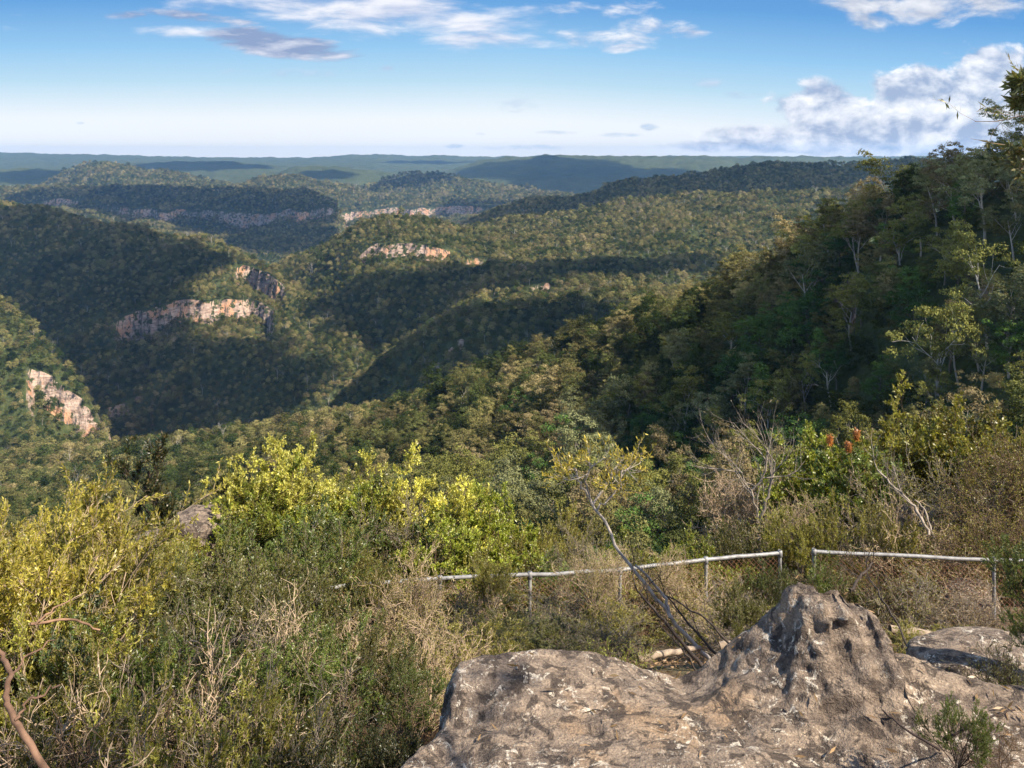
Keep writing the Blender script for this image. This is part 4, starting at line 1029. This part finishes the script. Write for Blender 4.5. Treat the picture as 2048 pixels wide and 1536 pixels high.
U = nt.math('DIVIDE', X, yy); V = nt.math('DIVIDE', Zs, yy)
vP = nt.n('ShaderNodeCombineXYZ', {0: U, 1: V, 2: 0.}).outputs[0]
# the low sky of the frame: milky at the horizon, clear blue ten degrees up
ve = nt.math('ADD', V, nt.math('MULTIPLY', nt.math('MAXIMUM', U, 0.), .05))
low = nt.ramp(nt.math('MULTIPLY', ve, 4.0), [(0, (.96, .97, .98)), (.16, (.90, .94, .97)), (.34, (.50, .72, .87)), (.50, (.30, .57, .85)), (.72, (.135, .365, .72)), (1, (.08, .26, .60))])
low = nt.n('ShaderNodeVectorMath', {0: low, 'Scale': SKYLOW/SKY_STR}, operation='SCALE').outputs[0]
sky = nt.mix(nt.math('MULTIPLY', nt.step(V, .24, .5), 1.0), low, sky)
sky = nt.mix(nt.step(Y, .05, .3), nt.n('ShaderNodeTexSky', {'Vector': vec}, sky_type='NISHITA', sun_disc=False, sun_elevation=SUN_EL, sun_rotation=SUN_AZ, altitude=600, air_density=1.0, dust_density=.5, ozone_density=2.0).outputs[0], sky)
pc = lambda px, py: ((px-CX)/F, (HZ-py)/F)
def blob(px, py, rx, ry, amp, tilt=0):
    u0, v0 = pc(px, py)
    mp = nt.n('ShaderNodeMapping', {'Vector': vP, 'Location': (u0, v0, 0), 'Rotation': (0, 0, tilt), 'Scale': (rx/F, ry/F, 1)}, vector_type='TEXTURE').outputs[0]
    ln = nt.n('ShaderNodeVectorMath', {0: mp}, operation='LENGTH').outputs['Value']
    return nt.math('MULTIPLY', nt.step(ln, 1.2, .25), amp)
def total(bl):
    t = bl[0]
    for b in bl[1:]: t = nt.math('MAXIMUM', t, b)
    return t
def cloud(bl, scl, k, off, bright, dark, lo, hi, lift, base):
    """bl: blobs; noise stretched by scl; lit from above: compares density with that a little higher"""
    m_ = total(bl)
    st = nt.n('ShaderNodeVectorMath', {0: vP, 1: scl}, operation='MULTIPLY').outputs[0]
    st2 = nt.n('ShaderNodeVectorMath', {0: st, 1: off}, operation='ADD').outputs[0]
    n1 = nt.noise(st, 1, 9, .58, .25); n2 = nt.noise(st2, 1, 6, .58, .25)
    dens = nt.math('ADD', m_, nt.math('MULTIPLY', nt.math('SUBTRACT', n1, .5), k))
    a = nt.step(dens, lo, hi)
    li = nt.math('ADD', nt.math('MULTIPLY', nt.math('SUBTRACT', n1, n2), lift), base, clamp=True)
    return a, nt.mix(li, dark, bright)
K = SKYK
B = lambda r, g, b: (r*K, g*K, b*K)
layers = [
    cloud([blob(1820, 262, 400, 80, .80), blob(1980, 165, 120, 100, .85), blob(1650, 215, 150, 75, .70), blob(1600, 292, 420, 22, .66), blob(1840, 195, 150, 85, .8), blob(1540, 272, 190, 36, .66)],
          (24, 36, 1), 1.25, (-.25, .4, 0), B(1.03, 1.03, 1.06), B(.36, .45, .64), .30, .58, 2.8, .42),
    cloud([blob(1860, 5, 280, 60, .66), blob(1750, 40, 80, 34, .5)], (14, 30, 1), 1.6, (-.1, .35, 0), B(.88, .89, .93), B(.46, .51, .63), .3, .7, 3, .4),
    cloud([blob(740, 18, 420, 66, .74, -.1), blob(970, 82, 180, 32, .66, -.05), blob(470, 10, 180, 30, .5), blob(360, 62, 120, 20, .5)], (11, 46, 1), 1.7, (-.1, .4, 0), B(.92, .92, .97), B(.50, .57, .76), .22, .85, 2.8, .55),
    cloud([blob(550, 88, 200, 36, .78, -.14), blob(400, 34, 140, 18, .5, -.1), blob(240, 30, 80, 12, .42)], (14, 56, 1), 1.5, (0, .5, 0), B(.84, .85, .93), B(.27, .35, .55), .24, .66, 2.6, .12),
    cloud([blob(1240, 70, 200, 46, .50, .1), blob(1370, 66, 66, 22, .62), blob(1240, 96, 90, 16, .55, .1), blob(1200, 20, 180, 34, .46)], (16, 40, 1), 1.6, (-.2, .4, 0), B(.98, .97, .99), B(.45, .53, .72), .28, .75, 3.0, .45),
    cloud([blob(600, 148, 110, 20, .45), blob(460, 143, 50, 10, .42), blob(1035, 208, 70, 30, .46), blob(1297, 255, 34, 11, .6), blob(1405, 165, 60, 18, .5), blob(1480, 190, 80, 14, .46), blob(775, 137, 26, 8, .5), blob(908, 292, 30, 8, .55), blob(1060, 295, 130, 10, .5), blob(960, 268, 20, 6, .5), blob(1105, 265, 70, 7, .5), blob(160, 246, 16, 5, .5), blob(1240, 270, 80, 8, .5)],
          (30, 80, 1), 1.3, (0, .5, 0), B(.66, .76, .90), B(.40, .54, .75), .28, .8, 2, .3),
]
col = sky
front = nt.step(Y, .1, .3)
sk = nt.n('ShaderNodeVectorMath', {0: sky, 'Scale': SKY_STR}, operation='SCALE').outputs[0]
for a, c in layers:
    sk = nt.mix(nt.math('MULTIPLY', nt.math('MULTIPLY', a, front), .93), sk, c)
bg = nt.n('ShaderNodeBackground', {'Color': sk, 'Strength': 1.0})
nt.n('ShaderNodeOutputWorld', {'Surface': bg.outputs[0]})

cam = bpy.data.cameras.new('camera'); co = bpy.data.objects.new('camera', cam); COL.objects.link(co)
cam.sensor_width = 36; cam.lens = 36*F/2048; cam.shift_y = -(768-HZ)/2048
cam.clip_start = .1; cam.clip_end = 40000
co.location = (0, 0, 0); co.rotation_euler = (math.pi/2, 0, 0)
scene.camera = co
scene.view_settings.view_transform = 'Standard'; scene.view_settings.look = 'None'
scene.view_settings.exposure = EXPO; scene.view_settings.gamma = 1
scene.cycles.use_denoising = True
scene.cycles.max_bounces = 6; scene.cycles.diffuse_bounces = 3; scene.cycles.transmission_bounces = 3; scene.cycles.volume_bounces = 1; scene.cycles.transparent_max_bounces = 12
scene.cycles.use_adaptive_sampling = True; scene.cycles.adaptive_threshold = .02
